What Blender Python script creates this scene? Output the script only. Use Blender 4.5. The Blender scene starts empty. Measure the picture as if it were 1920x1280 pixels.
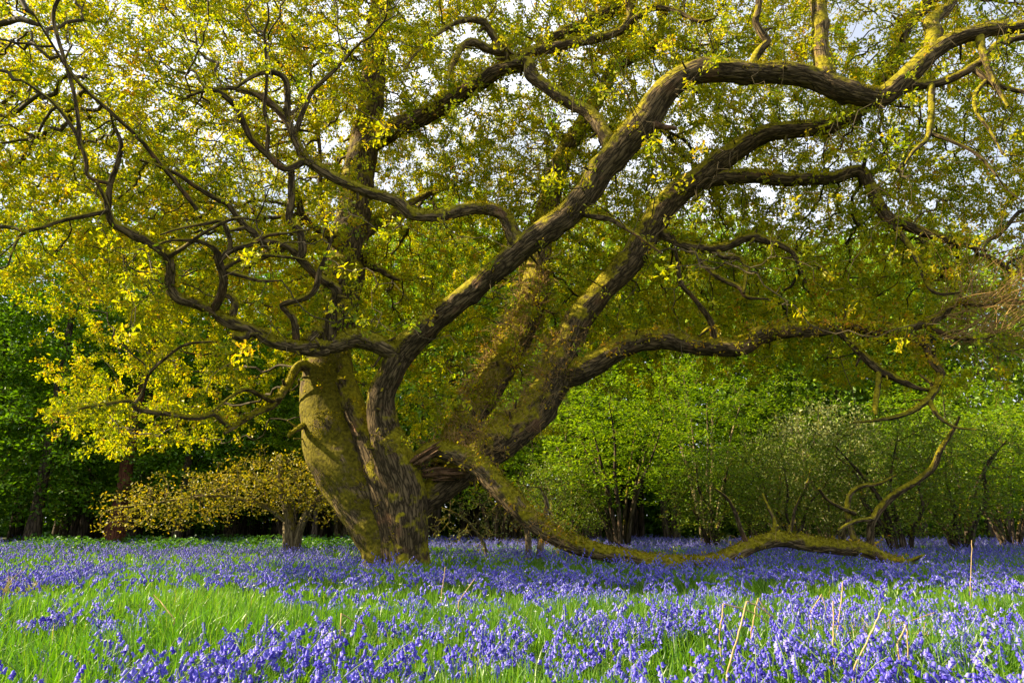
import bpy, math, random
import numpy as np
from mathutils import Vector, kdtree
SEED = 7
random.seed(SEED)
rng = np.random.default_rng(SEED)
SC = bpy.context.scene
COL = SC.collection
rad = math.radians

# ------------------------------------------------------------------ camera, sky, sun, exposure
TILT = rad(15.1)
CAM_H = 1.0
FOC = 1280.0                       # focal length in pixels of the 1920 wide photograph
cam_d = bpy.data.cameras.new("camera")
cam_d.lens = 24.0
cam_d.sensor_width = 36.0
cam_d.clip_start = 0.05
cam_d.clip_end = 2000.0
cam = bpy.data.objects.new("camera", cam_d)
COL.objects.link(cam)
cam.location = (0, 0, CAM_H)
cam.rotation_euler = (math.pi / 2 + TILT, 0, 0)
SC.camera = cam

SUN_EL, SUN_AZ = rad(31.0), rad(-91.0)      # azimuth measured from +Y towards +X
sun_vec = Vector((math.sin(SUN_AZ) * math.cos(SUN_EL), math.cos(SUN_AZ) * math.cos(SUN_EL), math.sin(SUN_EL)))
sun_d = bpy.data.lights.new("sun", 'SUN')
sun_d.energy = 5.0
sun_d.angle = rad(0.5)
sun_d.color = (1.0, 0.83, 0.56)
sun = bpy.data.objects.new("sun", sun_d)
COL.objects.link(sun)
sun.location = (-30, 5, 30)
sun.rotation_euler = (-sun_vec).to_track_quat('-Z', 'Y').to_euler()

world = bpy.data.worlds.new("World")
SC.world = world
world.use_nodes = True
wn, wl = world.node_tree.nodes, world.node_tree.links
wn.clear()
w_out = wn.new("ShaderNodeOutputWorld")
w_bg = wn.new("ShaderNodeBackground")
w_sky = wn.new("ShaderNodeTexSky")
w_sky.sky_type = 'NISHITA'
w_sky.sun_disc = False
w_sky.sun_elevation = SUN_EL
w_sky.sun_rotation = SUN_AZ % (2 * math.pi)
w_sky.air_density = 1.0
w_sky.dust_density = 1.5
w_tc = wn.new("ShaderNodeTexCoord")
w_map = wn.new("ShaderNodeMapping")
w_map.inputs['Scale'].default_value = (1.0, 1.0, 2.2)
w_noise = wn.new("ShaderNodeTexNoise")
w_noise.inputs['Scale'].default_value = 2.2
w_noise.inputs['Detail'].default_value = 5.0
w_ramp = wn.new("ShaderNodeValToRGB")
w_ramp.color_ramp.elements[0].position = 0.36
w_ramp.color_ramp.elements[0].color = (0.45, 0.45, 0.45, 1)
w_ramp.color_ramp.elements[1].position = 0.60
w_ramp.color_ramp.elements[1].color = (1, 1, 1, 1)
w_mix = wn.new("ShaderNodeMixRGB")
w_mix.inputs[2].default_value = (8.3, 8.7, 9.7, 1)     # thin bright cloud
w_bg.inputs['Strength'].default_value = 0.05
wl.new(w_tc.outputs['Generated'], w_map.inputs['Vector'])
wl.new(w_map.outputs['Vector'], w_noise.inputs['Vector'])
wl.new(w_noise.outputs['Fac'], w_ramp.inputs['Fac'])
wl.new(w_ramp.outputs['Color'], w_mix.inputs[0])
wl.new(w_sky.outputs['Color'], w_mix.inputs[1])
wl.new(w_mix.outputs['Color'], w_bg.inputs['Color'])
wl.new(w_bg.outputs['Background'], w_out.inputs['Surface'])

SC.view_settings.view_transform = 'Standard'
SC.view_settings.look = 'None'
SC.view_settings.gamma = 1.0
SC.view_settings.exposure = 1.8
SC.render.engine = 'CYCLES'
cy = SC.cycles
cy.max_bounces = 6
cy.diffuse_bounces = 4
cy.glossy_bounces = 2
cy.transmission_bounces = 4
cy.transparent_max_bounces = 4
cy.caustics_reflective = False
cy.caustics_refractive = False
cy.sample_clamp_indirect = 6.0

# ------------------------------------------------------------------ helpers
CT, ST = math.cos(TILT), math.sin(TILT)

def P(px, py, Y):
    """world point seen at photograph pixel (px, py) at distance Y in front of the camera"""
    u, v = (px - 960) / FOC, (640 - py) / FOC
    s = Y / (CT - v * ST)
    return np.array((u * s, Y, CAM_H + s * (ST + v * CT)))

def depth_scale(py, Y):
    return Y / (CT - (640 - py) / FOC * ST)

def project(p):
    d = p[:, 1] * CT + (p[:, 2] - CAM_H) * ST
    h = -p[:, 1] * ST + (p[:, 2] - CAM_H) * CT
    d = np.maximum(d, 0.01)
    return 960 + FOC * p[:, 0] / d, 640 - FOC * h / d

def ground_z(x, y):
    return 0.05 * np.sin(x * 0.55 + 1.0) * np.sin(y * 0.42 + 0.5) + 0.03 * np.sin(x * 1.3 + y * 0.9)

def GX(px, Y):
    return (px - 960) / FOC * Y / 1.041

def unit(v):
    return v / np.maximum(np.linalg.norm(v, axis=-1, keepdims=True), 1e-9)

class MB:
    """collects arrays of faces and links them as one mesh object"""
    def __init__(self):
        self.v, self.f, self.r, self.b, self.m, self.n = [], [], [], [], [], 0
    def add(self, v, f, rnd=0.5, mat=0, bark=None):
        v = np.asarray(v, np.float32).reshape(-1, 3)
        f = np.asarray(f, np.int64)
        if len(f) == 0:
            return
        self.v.append(v)
        self.f.append(f + self.n)
        self.r.append(np.broadcast_to(np.asarray(rnd, np.float32), (len(f),)))
        self.m.append(np.full(len(f), mat, np.int32))
        self.b.append(v if bark is None else np.asarray(bark, np.float32))
        self.n += len(v)
    def mesh(self, name, mats, smooth=True):
        me = bpy.data.meshes.new(name)
        v = np.concatenate(self.v)
        me.vertices.add(len(v))
        me.vertices.foreach_set("co", v.ravel())
        tot = np.concatenate([np.full(len(f), f.shape[1], np.int32) for f in self.f])
        loops = np.concatenate([f.ravel() for f in self.f]).astype(np.int32)
        start = np.concatenate(([0], np.cumsum(tot)[:-1])).astype(np.int32)
        me.loops.add(len(loops))
        me.loops.foreach_set("vertex_index", loops)
        me.polygons.add(len(tot))
        me.polygons.foreach_set("loop_start", start)
        me.polygons.foreach_set("loop_total", tot)
        me.polygons.foreach_set("material_index", np.concatenate(self.m))
        me.polygons.foreach_set("use_smooth", np.full(len(tot), smooth, bool))
        a = me.attributes.new("rnd", 'FLOAT', 'FACE')
        a.data.foreach_set("value", np.concatenate(self.r).astype(np.float32))
        a = me.attributes.new("bark", 'FLOAT_VECTOR', 'POINT')
        a.data.foreach_set("vector", np.concatenate(self.b).astype(np.float32).ravel())
        for m in mats:
            me.materials.append(m)
        me.update(calc_edges=True)
        return me
    def build(self, name, mats, parent=None, smooth=True):
        if not isinstance(mats, (list, tuple)):
            mats = [mats]
        o = bpy.data.objects.new(name, self.mesh(name, mats, smooth))
        COL.objects.link(o)
        if parent is not None:
            o.parent = parent
        return o

def tag(o, label=None, cat=None, group=None, kind=None):
    if label: o['label'] = label
    if cat: o['category'] = cat
    if group: o['group'] = group
    if kind: o['kind'] = kind
    return o

def empty(name, loc=(0, 0, 0), rz=0.0):
    o = bpy.data.objects.new(name, None)
    COL.objects.link(o)
    o.empty_display_size = 0.2
    o.location = loc
    o.rotation_euler = (0, 0, rz)
    return o

def copy_thing(root, loc, rz, scale, label, group=None, cat=None):
    r = root.copy()
    COL.objects.link(r)
    r.location = loc
    r.rotation_euler = (0, 0, rz)
    r.scale = scale if isinstance(scale, (tuple, list)) else (scale,) * 3
    tag(r, label, cat, group)
    for ch in list(root.children):
        c = ch.copy()
        COL.objects.link(c)
        c.parent = r
    return r

# periodic value noise on (angle, length)
_NG = rng.random((64, 256))
def pnoise(a, v, cells, vscale, off=0):
    x = (a / (2 * np.pi)) % 1.0 * cells
    y = v / vscale + off * 13.7
    xi, yi = np.floor(x).astype(int), np.floor(y).astype(int)
    fx, fy = x - xi, y - yi
    fx, fy = fx * fx * (3 - 2 * fx), fy * fy * (3 - 2 * fy)
    x0, x1 = (xi % cells) + off, ((xi + 1) % cells) + off
    g = lambda i, j: _NG[i % 64, j % 256]
    return (g(x0, yi) * (1 - fx) + g(x1, yi) * fx) * (1 - fy) + (g(x0, yi + 1) * (1 - fx) + g(x1, yi + 1) * fx) * fy

def wnoise(x, y, s, o=0):
    xi, yi = np.floor(x / s).astype(int), np.floor(y / s).astype(int)
    fx, fy = x / s - xi, y / s - yi
    fx, fy = fx * fx * (3 - 2 * fx), fy * fy * (3 - 2 * fy)
    g = lambda i, j: _NG[(i * 7 + o) % 64, (j * 13 + o * 5) % 256]
    return (g(xi, yi) * (1 - fx) + g(xi + 1, yi) * fx) * (1 - fy) + (g(xi, yi + 1) * (1 - fx) + g(xi + 1, yi + 1) * fx) * fy

def smooth_path(pts, R, step):
    """Catmull-Rom through the points, resampled at an even step"""
    pts = np.asarray(pts, float); R = np.asarray(R, float)
    A = np.vstack((2 * pts[0] - pts[1], pts, 2 * pts[-1] - pts[-2]))
    RR = np.concatenate(([R[0]], R, [R[-1]]))
    op, orr = [], []
    for i in range(1, len(A) - 2):
        n = max(2, int(np.linalg.norm(A[i + 1] - A[i]) / step) + 1)
        t = np.linspace(0, 1, n, endpoint=False)[:, None]
        p0, p1, p2, p3 = A[i - 1], A[i], A[i + 1], A[i + 2]
        op.append(0.5 * (2 * p1 + (p2 - p0) * t + (2 * p0 - 5 * p1 + 4 * p2 - p3) * t ** 2 + (3 * p1 - p0 - 3 * p2 + p3) * t ** 3))
        tt = t[:, 0]; tt = tt * tt * (3 - 2 * tt)
        orr.append(RR[i] * (1 - tt) + RR[i + 1] * tt)
    op.append(A[-2][None]); orr.append([RR[-2]])
    return np.concatenate(op), np.concatenate(orr)

def tube(mb, pts, R, sides=12, lump=0.06, ridge=0.0, seed=0, mat=0, cap=True, flare=None, rnd=0.5):
    pts = np.asarray(pts, float); R = np.asarray(R, float)
    n = len(pts)
    T = unit(np.gradient(pts, axis=0))
    N = np.zeros_like(T)
    a = np.array((0, 0, 1.0)) if abs(T[0][2]) < 0.8 else np.array((0, -1.0, 0))
    u = unit(np.cross(T[0], a)); N[0] = u
    for i in range(1, n):
        u = N[i - 1] - T[i] * np.dot(N[i - 1], T[i])
        N[i] = unit(u)
    B = np.cross(T, N)
    L = np.concatenate(([0], np.cumsum(np.linalg.norm(np.diff(pts, axis=0), axis=1))))
    ang = np.linspace(0, 2 * np.pi, sides, endpoint=False)
    AA, LL = np.meshgrid(ang, L)
    rr = R[:, None] * np.ones_like(AA)
    if lump:
        rr = rr * (1 + lump * 2 * (pnoise(AA, LL, 5, 0.45, seed) - .5) + lump * 1.6 * (pnoise(AA, LL, 3, 1.3, seed + 5) - .5))
    if ridge:
        tw = AA + 0.5 * (pnoise(AA, LL, 4, 0.8, seed + 9) - .5)
        k = max(8, int(2 * np.pi * np.median(R) / 0.075))
        q = np.abs(pnoise(tw, LL, min(k, 60), 0.42, seed + 3) - .5) * 2
        q2 = np.abs(pnoise(tw, LL, min(k * 2, 64), 0.2, seed + 17) - .5) * 2
        rr = rr + ridge * (np.sqrt(q) - .62) + ridge * .4 * (q2 - .5)
    if ridge:
        kg = np.random.default_rng(seed + 99)
        for _ in range(int(L[-1] / .55)):
            ka, kl, kw = kg.uniform(0, 6.283), kg.uniform(.3, max(.4, L[-1] - .3)), kg.uniform(.08, .2)
            da = np.abs((AA - ka + np.pi) % (2 * np.pi) - np.pi) * R[:, None]
            q = (da ** 2 + (LL - kl) ** 2) / kw ** 2
            ka_ = np.minimum(R[:, None] * kg.uniform(.12, .32), .055)
            rr = rr + ka_ * np.exp(-q * 2) - ka_ * .6 * np.exp(-q * 14)
    if flare is not None:
        rr = rr * flare(pts, AA)
    V = pts[:, None, :] + rr[..., None] * (np.cos(AA)[..., None] * N[:, None, :] + np.sin(AA)[..., None] * B[:, None, :])
    r0 = np.maximum(R[:, None], .02)
    bark = np.stack((np.cos(AA) * r0, np.sin(AA) * r0, LL * .18 + seed * 3.1), -1).reshape(-1, 3)
    i = np.arange(n - 1)[:, None] * sides; j = np.arange(sides)[None, :]
    j2 = (j + 1) % sides
    F = np.stack((i + j, i + j2, i + sides + j2, i + sides + j), -1).reshape(-1, 4)
    mb.add(V.reshape(-1, 3), F, rnd, mat, bark)
    tube.last = (V, unit(V - pts[:, None, :]))
    if cap:
        c = np.vstack((V[-1], pts[-1] + T[-1] * R[-1] * .5))
        mb.add(c, [(k, (k + 1) % sides, sides) for k in range(sides)], rnd, mat, np.vstack((bark[-sides:], bark[-1])))

def segments(mb, A, B, RA, RB, sides=5, rnd=0.5, mat=0):
    """many tapered open twigs at once"""
    d = unit(B - A)
    h = np.where(np.abs(d[:, 2:3]) < .9, np.array([[0, 0, 1.0]]), np.array([[1.0, 0, 0]]))
    n = unit(np.cross(d, h)); b = np.cross(d, n)
    ang = np.linspace(0, 2 * np.pi, sides, endpoint=False)
    ring = np.cos(ang)[None, :, None] * n[:, None, :] + np.sin(ang)[None, :, None] * b[:, None, :]
    V = np.concatenate((A[:, None] + ring * RA[:, None, None], B[:, None] + ring * RB[:, None, None]), 1)
    m = len(A)
    base = (np.arange(m) * sides * 2)[:, None]
    j = np.arange(sides)[None]; j2 = (j + 1) % sides
    F = np.stack((base + j, base + j2, base + sides + j2, base + sides + j), -1).reshape(-1, 4)
    mb.add(V.reshape(-1, 3), F, np.repeat(np.broadcast_to(rnd, (m,)), sides), mat)

LEAF_LOBED = np.array([(0, 0), (.2, .11), (.33, .06), (.5, .25), (.6, .15), (.78, .3), (.93, .15), (1, 0)])
LEAF_PLAIN = np.array([(0, 0), (.38, .24), (.78, .22), (1, 0)])
LEAF_OVATE = np.array([(0, 0), (.3, .27), (.65, .22), (1, 0)])
def leaves(mb, pos, d, nrm, size, shape, rnd, fold=0.25, curl=0.12, mat=0):
    """leaf blades at pos pointing along d with face normal nrm, folded along the midrib"""
    d = unit(d); nrm = unit(nrm - d * np.sum(nrm * d, 1, keepdims=True)); s = np.cross(nrm, d)
    k = len(shape); m = len(pos)
    out = np.zeros((m, 2 * k - 2, 3), np.float32)
    def pt(x, y):
        z = abs(y) * fold * 2 - curl * x * x
        return pos + size[:, None] * (d * x + s * y + nrm * z)
    for i, (x, y) in enumerate(shape): out[:, i] = pt(x, y)
    for i, (x, y) in enumerate(shape[1:-1]): out[:, k + i] = pt(x, -y)
    base = (np.arange(m) * (2 * k - 2))[:, None]
    f1 = base + np.arange(k)[None]
    f2 = base + np.concatenate(([0], [k - 1], np.arange(k, 2 * k - 2)[::-1]))[None]
    mb.add(out.reshape(-1, 3), np.concatenate((f1, f2)), np.concatenate((rnd, rnd)), mat)

def rand_dirs(n):
    v = rng.normal(size=(n, 3)); return unit(v)

# ------------------------------------------------------------------ materials
def new_mat(name):
    m = bpy.data.materials.new(name); m.use_nodes = True
    nt = m.node_tree; nt.nodes.clear()
    return m, nt.nodes, nt.links

def ramp(N, stops):
    r = N.new("ShaderNodeValToRGB")
    e = r.color_ramp.elements
    e[0].position, e[0].color = stops[0][0], (*stops[0][1], 1)
    e[1].position, e[1].color = stops[-1][0], (*stops[-1][1], 1)
    for p, c in stops[1:-1]:
        x = e.new(p); x.color = (*c, 1)
    return r

def leaf_mat(name, stops, trans=0.45, gloss=0.04, patch=0.9, vary=0.0, tcol=(1.25, 1.15, .45), obj_var=0.0):
    m, N, L = new_mat(name)
    out = N.new("ShaderNodeOutputMaterial")
    at = N.new("ShaderNodeAttribute"); at.attribute_name = "rnd"
    src = at.outputs['Fac']
    if vary:
        tc = N.new("ShaderNodeTexCoord")
        nz = N.new("ShaderNodeTexNoise"); nz.inputs['Scale'].default_value = patch; nz.inputs['Detail'].default_value = 2
        L.new(tc.outputs['Object'], nz.inputs['Vector'])
        ml = N.new("ShaderNodeMath"); ml.operation = 'MULTIPLY_ADD'
        ml.inputs[1].default_value = vary; ml.inputs[2].default_value = -vary * .5
        L.new(nz.outputs['Fac'], ml.inputs[0])
        ad = N.new("ShaderNodeMath"); ad.operation = 'ADD'
        L.new(src, ad.inputs[0]); L.new(ml.outputs[0], ad.inputs[1]); src = ad.outputs[0]
    if obj_var:
        oi = N.new("ShaderNodeObjectInfo")
        ml = N.new("ShaderNodeMath"); ml.operation = 'MULTIPLY_ADD'
        ml.inputs[1].default_value = obj_var; ml.inputs[2].default_value = -obj_var * .5
        L.new(oi.outputs['Random'], ml.inputs[0])
        ad = N.new("ShaderNodeMath"); ad.operation = 'ADD'
        L.new(src, ad.inputs[0]); L.new(ml.outputs[0], ad.inputs[1]); src = ad.outputs[0]
    r = ramp(N, stops); L.new(src, r.inputs['Fac'])
    df = N.new("ShaderNodeBsdfDiffuse"); L.new(r.outputs['Color'], df.inputs['Color'])
    tr = N.new("ShaderNodeBsdfTranslucent")
    mu = N.new("ShaderNodeMixRGB"); mu.blend_type = 'MULTIPLY'; mu.inputs[0].default_value = 1.0
    mu.inputs[2].default_value = (*tcol, 1)
    L.new(r.outputs['Color'], mu.inputs[1]); L.new(mu.outputs['Color'], tr.inputs['Color'])
    mx = N.new("ShaderNodeMixShader"); mx.inputs[0].default_value = trans
    L.new(df.outputs[0], mx.inputs[1]); L.new(tr.outputs[0], mx.inputs[2])
    if gloss:
        gl = N.new("ShaderNodeBsdfGlossy"); gl.inputs['Roughness'].default_value = .42
        gl.inputs['Color'].default_value = (1, 1, 1, 1)
        m2 = N.new("ShaderNodeMixShader"); m2.inputs[0].default_value = gloss
        L.new(mx.outputs[0], m2.inputs[1]); L.new(gl.outputs[0], m2.inputs[2]); mx = m2
    L.new(mx.outputs[0], out.inputs['Surface'])
    return m

def bark_mat(name, dark, light, moss=(.21, .18, .007), moss_amt=0.5, moss_up=1.0, scale=9.0, bump=0.03, warm=(.20, .10, .05)):
    """fissured bark; moss grows on upward faces and in patches"""
    m, N, L = new_mat(name)
    out = N.new("ShaderNodeOutputMaterial")
    bs = N.new("ShaderNodeBsdfPrincipled"); bs.inputs['Roughness'].default_value = .9
    bs.inputs['Specular IOR Level'].default_value = .15
    at = N.new("ShaderNodeAttribute"); at.attribute_name = "bark"
    nz = N.new("ShaderNodeTexNoise"); nz.inputs['Scale'].default_value = scale * 1.6; nz.inputs['Detail'].default_value = 6; nz.inputs['Distortion'].default_value = .6
    L.new(at.outputs['Vector'], nz.inputs['Vector'])
    vo = N.new("ShaderNodeTexVoronoi"); vo.feature = 'DISTANCE_TO_EDGE'; vo.inputs['Scale'].default_value = scale * 1.7
    mxv = N.new("ShaderNodeMixRGB"); mxv.inputs[0].default_value = .12
    L.new(at.outputs['Vector'], mxv.inputs[1]); L.new(nz.outputs['Color'], mxv.inputs[2]); L.new(mxv.outputs[0], vo.inputs['Vector'])
    vr = N.new("ShaderNodeMapRange"); vr.inputs['From Max'].default_value = .22
    L.new(vo.outputs['Distance'], vr.inputs['Value'])
    hm = N.new("ShaderNodeMath"); hm.operation = 'MULTIPLY'
    L.new(vr.outputs[0], hm.inputs[0]); L.new(nz.outputs['Fac'], hm.inputs[1])
    cr = ramp(N, [(0.0, dark), (.35, tuple((a + b) / 2 for a, b in zip(dark, light))), (.65, light)])
    L.new(hm.outputs[0], cr.inputs['Fac'])
    # patches of rusty bark
    tc = N.new("ShaderNodeTexCoord")
    n2 = N.new("ShaderNodeTexNoise"); n2.inputs['Scale'].default_value = 1.7; n2.inputs['Detail'].default_value = 4
    L.new(tc.outputs['Object'], n2.inputs['Vector'])
    wr = N.new("ShaderNodeMapRange"); wr.inputs['From Min'].default_value = .60; wr.inputs['From Max'].default_value = .72; wr.inputs['To Max'].default_value = .6
    L.new(n2.outputs['Fac'], wr.inputs['Value'])
    mw = N.new("ShaderNodeMixRGB"); mw.inputs[2].default_value = (*warm, 1)
    L.new(wr.outputs[0], mw.inputs[0]); L.new(cr.outputs['Color'], mw.inputs[1])
    # moss mask
    ge = N.new("ShaderNodeNewGeometry")
    sx = N.new("ShaderNodeSeparateXYZ"); L.new(ge.outputs['Normal'], sx.inputs[0])
    n3 = N.new("ShaderNodeTexNoise"); n3.inputs['Scale'].default_value = 2.6; n3.inputs['Detail'].default_value = 7; n3.inputs['Roughness'].default_value = .65
    L.new(tc.outputs['Object'], n3.inputs['Vector'])
    a1 = N.new("ShaderNodeMath"); a1.operation = 'MULTIPLY_ADD'; a1.inputs[1].default_value = moss_up; a1.inputs[2].default_value = moss_amt - 1.0
    L.new(sx.outputs['Z'], a1.inputs[0])
    a2 = N.new("ShaderNodeMath"); a2.operation = 'MULTIPLY_ADD'; a2.inputs[1].default_value = 2.6; a2.inputs[2].default_value = -1.0
    L.new(n3.outputs['Fac'], a2.inputs[0])
    a3 = N.new("ShaderNodeMath"); a3.operation = 'ADD'; L.new(a1.outputs[0], a3.inputs[0]); L.new(a2.outputs[0], a3.inputs[1])
    mr = N.new("ShaderNodeMapRange"); mr.inputs['From Min'].default_value = -.06; mr.inputs['From Max'].default_value = .20
    L.new(a3.outputs[0], mr.inputs['Value'])
    n4 = N.new("ShaderNodeTexNoise"); n4.inputs['Scale'].default_value = 14; n4.inputs['Detail'].default_value = 6
    L.new(tc.outputs['Object'], n4.inputs['Vector'])
    mc = ramp(N, [(.3, tuple(c * .38 for c in moss)), (.55, moss), (.75, tuple(min(1, c * 1.5) for c in moss))])
    L.new(n4.outputs['Fac'], mc.inputs['Fac'])
    mm = N.new("ShaderNodeMixRGB"); L.new(mr.outputs[0], mm.inputs[0]); L.new(mw.outputs[0], mm.inputs[1]); L.new(mc.outputs['Color'], mm.inputs[2])
    L.new(mm.outputs[0], bs.inputs['Base Color'])
    hh = N.new("ShaderNodeMixRGB"); L.new(mr.outputs[0], hh.inputs[0]); L.new(hm.outputs[0], hh.inputs[1]); L.new(n4.outputs['Fac'], hh.inputs[2])
    bp = N.new("ShaderNodeBump"); bp.inputs['Strength'].default_value = 1.0; bp.inputs['Distance'].default_value = bump
    L.new(hh.outputs[0], bp.inputs['Height']); L.new(bp.outputs[0], bs.inputs['Normal'])
    L.new(bs.outputs[0], out.inputs['Surface'])
    return m

def plain_mat(name, stops, rough=.85, noise_scale=6.0, bump=0.0):
    m, N, L = new_mat(name)
    out = N.new("ShaderNodeOutputMaterial")
    bs = N.new("ShaderNodeBsdfPrincipled"); bs.inputs['Roughness'].default_value = rough
    bs.inputs['Specular IOR Level'].default_value = .2
    tc = N.new("ShaderNodeTexCoord")
    nz = N.new("ShaderNodeTexNoise"); nz.inputs['Scale'].default_value = noise_scale; nz.inputs['Detail'].default_value = 6
    L.new(tc.outputs['Object'], nz.inputs['Vector'])
    r = ramp(N, stops); L.new(nz.outputs['Fac'], r.inputs['Fac']); L.new(r.outputs['Color'], bs.inputs['Base Color'])
    if bump:
        b = N.new("ShaderNodeBump"); b.inputs['Distance'].default_value = bump
        L.new(nz.outputs['Fac'], b.inputs['Height']); L.new(b.outputs[0], bs.inputs['Normal'])
    L.new(bs.outputs[0], out.inputs['Surface'])
    return m

M_OAKLEAF = leaf_mat("oak_leaf", [(0.0, (.09, .18, .003)), (.32, (.26, .32, .003)), (.65, (.47, .45, .004)), (.90, (.54, .37, .006)), (1.0, (.46, .22, .012))],
                     trans=.55, gloss=.015, vary=.55, patch=.55, tcol=(1.3, 1.25, .4))
M_BARK = bark_mat("oak_bark", (.020, .014, .006), (.165, .118, .056), moss_amt=.60)
M_BARKM = bark_mat("oak_bark_mossy", (.028, .020, .009), (.23, .165, .08), moss_amt=.74, moss_up=.75)
M_MOSS = leaf_mat("moss_tuft", [(0.0, (.07, .07, .005)), (.5, (.20, .18, .006)), (1.0, (.36, .30, .010))], trans=.35, gloss=0, vary=.5, patch=1.5)
M_MOSSY = bark_mat("mossy_trunk", (.028, .020, .009), (.21, .15, .07), moss_amt=.92, moss_up=.3, moss=(.125, .105, .006))
M_TWIG = plain_mat("oak_twig", [(.3, (.03, .023, .011)), (.6, (.065, .05, .02)), (.8, (.10, .09, .02))], noise_scale=3)
M_SHOOT = plain_mat("dry_shoot", [(.3, (.16, .09, .03)), (.6, (.36, .23, .075)), (.8, (.48, .35, .12))], noise_scale=4)
M_DEAD = plain_mat("dead_wood", [(.3, (.035, .02, .010)), (.55, (.14, .075, .032)), (.75, (.26, .17, .085))], noise_scale=7, bump=.02)
M_BLADE = leaf_mat("grass_blade", [(0.0, (.03, .095, .004)), (.5, (.085, .22, .005)), (.85, (.18, .31, .009)), (1.0, (.30, .28, .05))], trans=.5, gloss=.03, vary=.4, patch=.35, tcol=(1.2, 1.25, .5))
M_BELL = leaf_mat("bluebell_petal", [(0.0, (.042, .028, .38)), (.45, (.095, .080, .54)), (1.0, (.30, .28, .76))], trans=.3, gloss=.03, tcol=(1.1, .95, 1.15))
M_STEM = leaf_mat("bluebell_stem", [(0.0, (.07, .14, .02)), (1.0, (.18, .28, .04))], trans=.2, gloss=.04)
M_WHITE = leaf_mat("white_petal", [(0.0, (.78, .80, .76)), (1.0, (.85, .86, .82))], trans=.3, gloss=.02, tcol=(1, 1, 1))
M_STRAW = plain_mat("dead_straw", [(.3, (.26, .16, .065)), (.6, (.48, .35, .16)), (.8, (.62, .50, .28))], noise_scale=5)
M_BEECH = leaf_mat("beech_leaf", [(0.0, (.04, .11, .003)), (.5, (.10, .22, .005)), (1.0, (.21, .36, .008))], trans=.5, gloss=.02, vary=.3, obj_var=.25)
M_HAZEL = leaf_mat("hazel_leaf", [(0.0, (.06, .14, .004)), (.5, (.17, .30, .006)), (1.0, (.35, .46, .010))], trans=.5, gloss=.02, vary=.3, obj_var=.25)
M_THORN = leaf_mat("thorn_leaf", [(0.0, (.04, .09, .006)), (.5, (.11, .19, .008)), (1.0, (.23, .29, .012))], trans=.45, gloss=.02, vary=.3, obj_var=.2)
M_WILLOW = leaf_mat("willow_leaf", [(0.0, (.10, .14, .04)), (.5, (.19, .22, .07)), (1.0, (.30, .32, .09))], trans=.4, gloss=.02, vary=.3)
M_OCHRE = leaf_mat("ochre_leaf", [(0.0, (.13, .15, .008)), (.5, (.30, .28, .010)), (1.0, (.44, .30, .014))], trans=.45, gloss=.03, vary=.4)
M_HERB = leaf_mat("herb_leaf", [(0.0, (.025, .085, .010)), (.5, (.06, .17, .014)), (1.0, (.11, .25, .018))], trans=.4, gloss=.02, vary=.3)
M_DARKBARK = bark_mat("wood_bark", (.022, .016, .011), (.12, .09, .06), moss_amt=.3, scale=5)
M_REDBARK = bark_mat("red_bark", (.05, .018, .010), (.20, .075, .04), moss_amt=.0, scale=5)
M_LITBARK = bark_mat("hazel_bark", (.06, .045, .025), (.28, .22, .12), moss_amt=.4, scale=8)

# ------------------------------------------------------------------ growth: branches reaching for points in a crown
def grow(seed_p, attract, D=.24, di=3.0, dk=.4, iters=70, jit=.35, trop=(0, 0, 0.05), maxch=3):
    n0 = len(seed_p)
    pos = [tuple(p) for p in seed_p]
    par = [-1] * n0
    nch = [0] * n0
    A = [tuple(a) for a in attract]
    best = [None] * len(A); bd = [1e9] * len(A)
    alive = list(range(len(A)))
    new_lo = 0
    tro = np.array(trop)
    for it in range(iters):
        if new_lo >= len(pos): break
        kd = kdtree.KDTree(len(pos) - new_lo)
        for i in range(new_lo, len(pos)): kd.insert(pos[i], i)
        kd.balance()
        nxt = []
        for a in alive:
            _, i, d = kd.find(A[a])
            if d < bd[a]: bd[a] = d; best[a] = i
            if bd[a] > dk: nxt.append(a)
        alive = nxt
        new_lo = len(pos)
        acc = {}
        for a in alive:
            if bd[a] < di:
                p = pos[best[a]]; q = A[a]; inv = 1 / bd[a]
                s = acc.get(best[a])
                v = ((q[0] - p[0]) * inv, (q[1] - p[1]) * inv, (q[2] - p[2]) * inv)
                acc[best[a]] = v if s is None else (s[0] + v[0], s[1] + v[1], s[2] + v[2])
        if not acc: break
        added = 0
        for i, v in acc.items():
            if nch[i] >= maxch: continue
            v = np.array(v); l = np.linalg.norm(v)
            if l < 1e-6: continue
            v = v / l + tro + rng.normal(size=3) * jit
            if par[i] >= 0 and nch[i] == 0:
                v = v / np.linalg.norm(v) + .35 * unit(np.array(pos[i]) - np.array(pos[par[i]]))
            v = v / np.linalg.norm(v) * D * rng.uniform(.75, 1.15)
            pos.append((pos[i][0] + v[0], pos[i][1] + v[1], pos[i][2] + v[2]))
            par.append(i); nch.append(0); nch[i] += 1; added += 1
        if not added: break
    return np.array(pos), np.array(par), n0

def pipe_radii(par, n0, tip=.004, ex=2.3):
    n = len(par); acc = np.zeros(n)
    has = np.zeros(n, bool)
    for i in range(n - 1, n0 - 1, -1):
        if not has[i]: acc[i] = tip ** ex
        p = par[i]
        acc[p] += acc[i]; has[p] = True
    return acc ** (1 / ex), has

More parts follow.
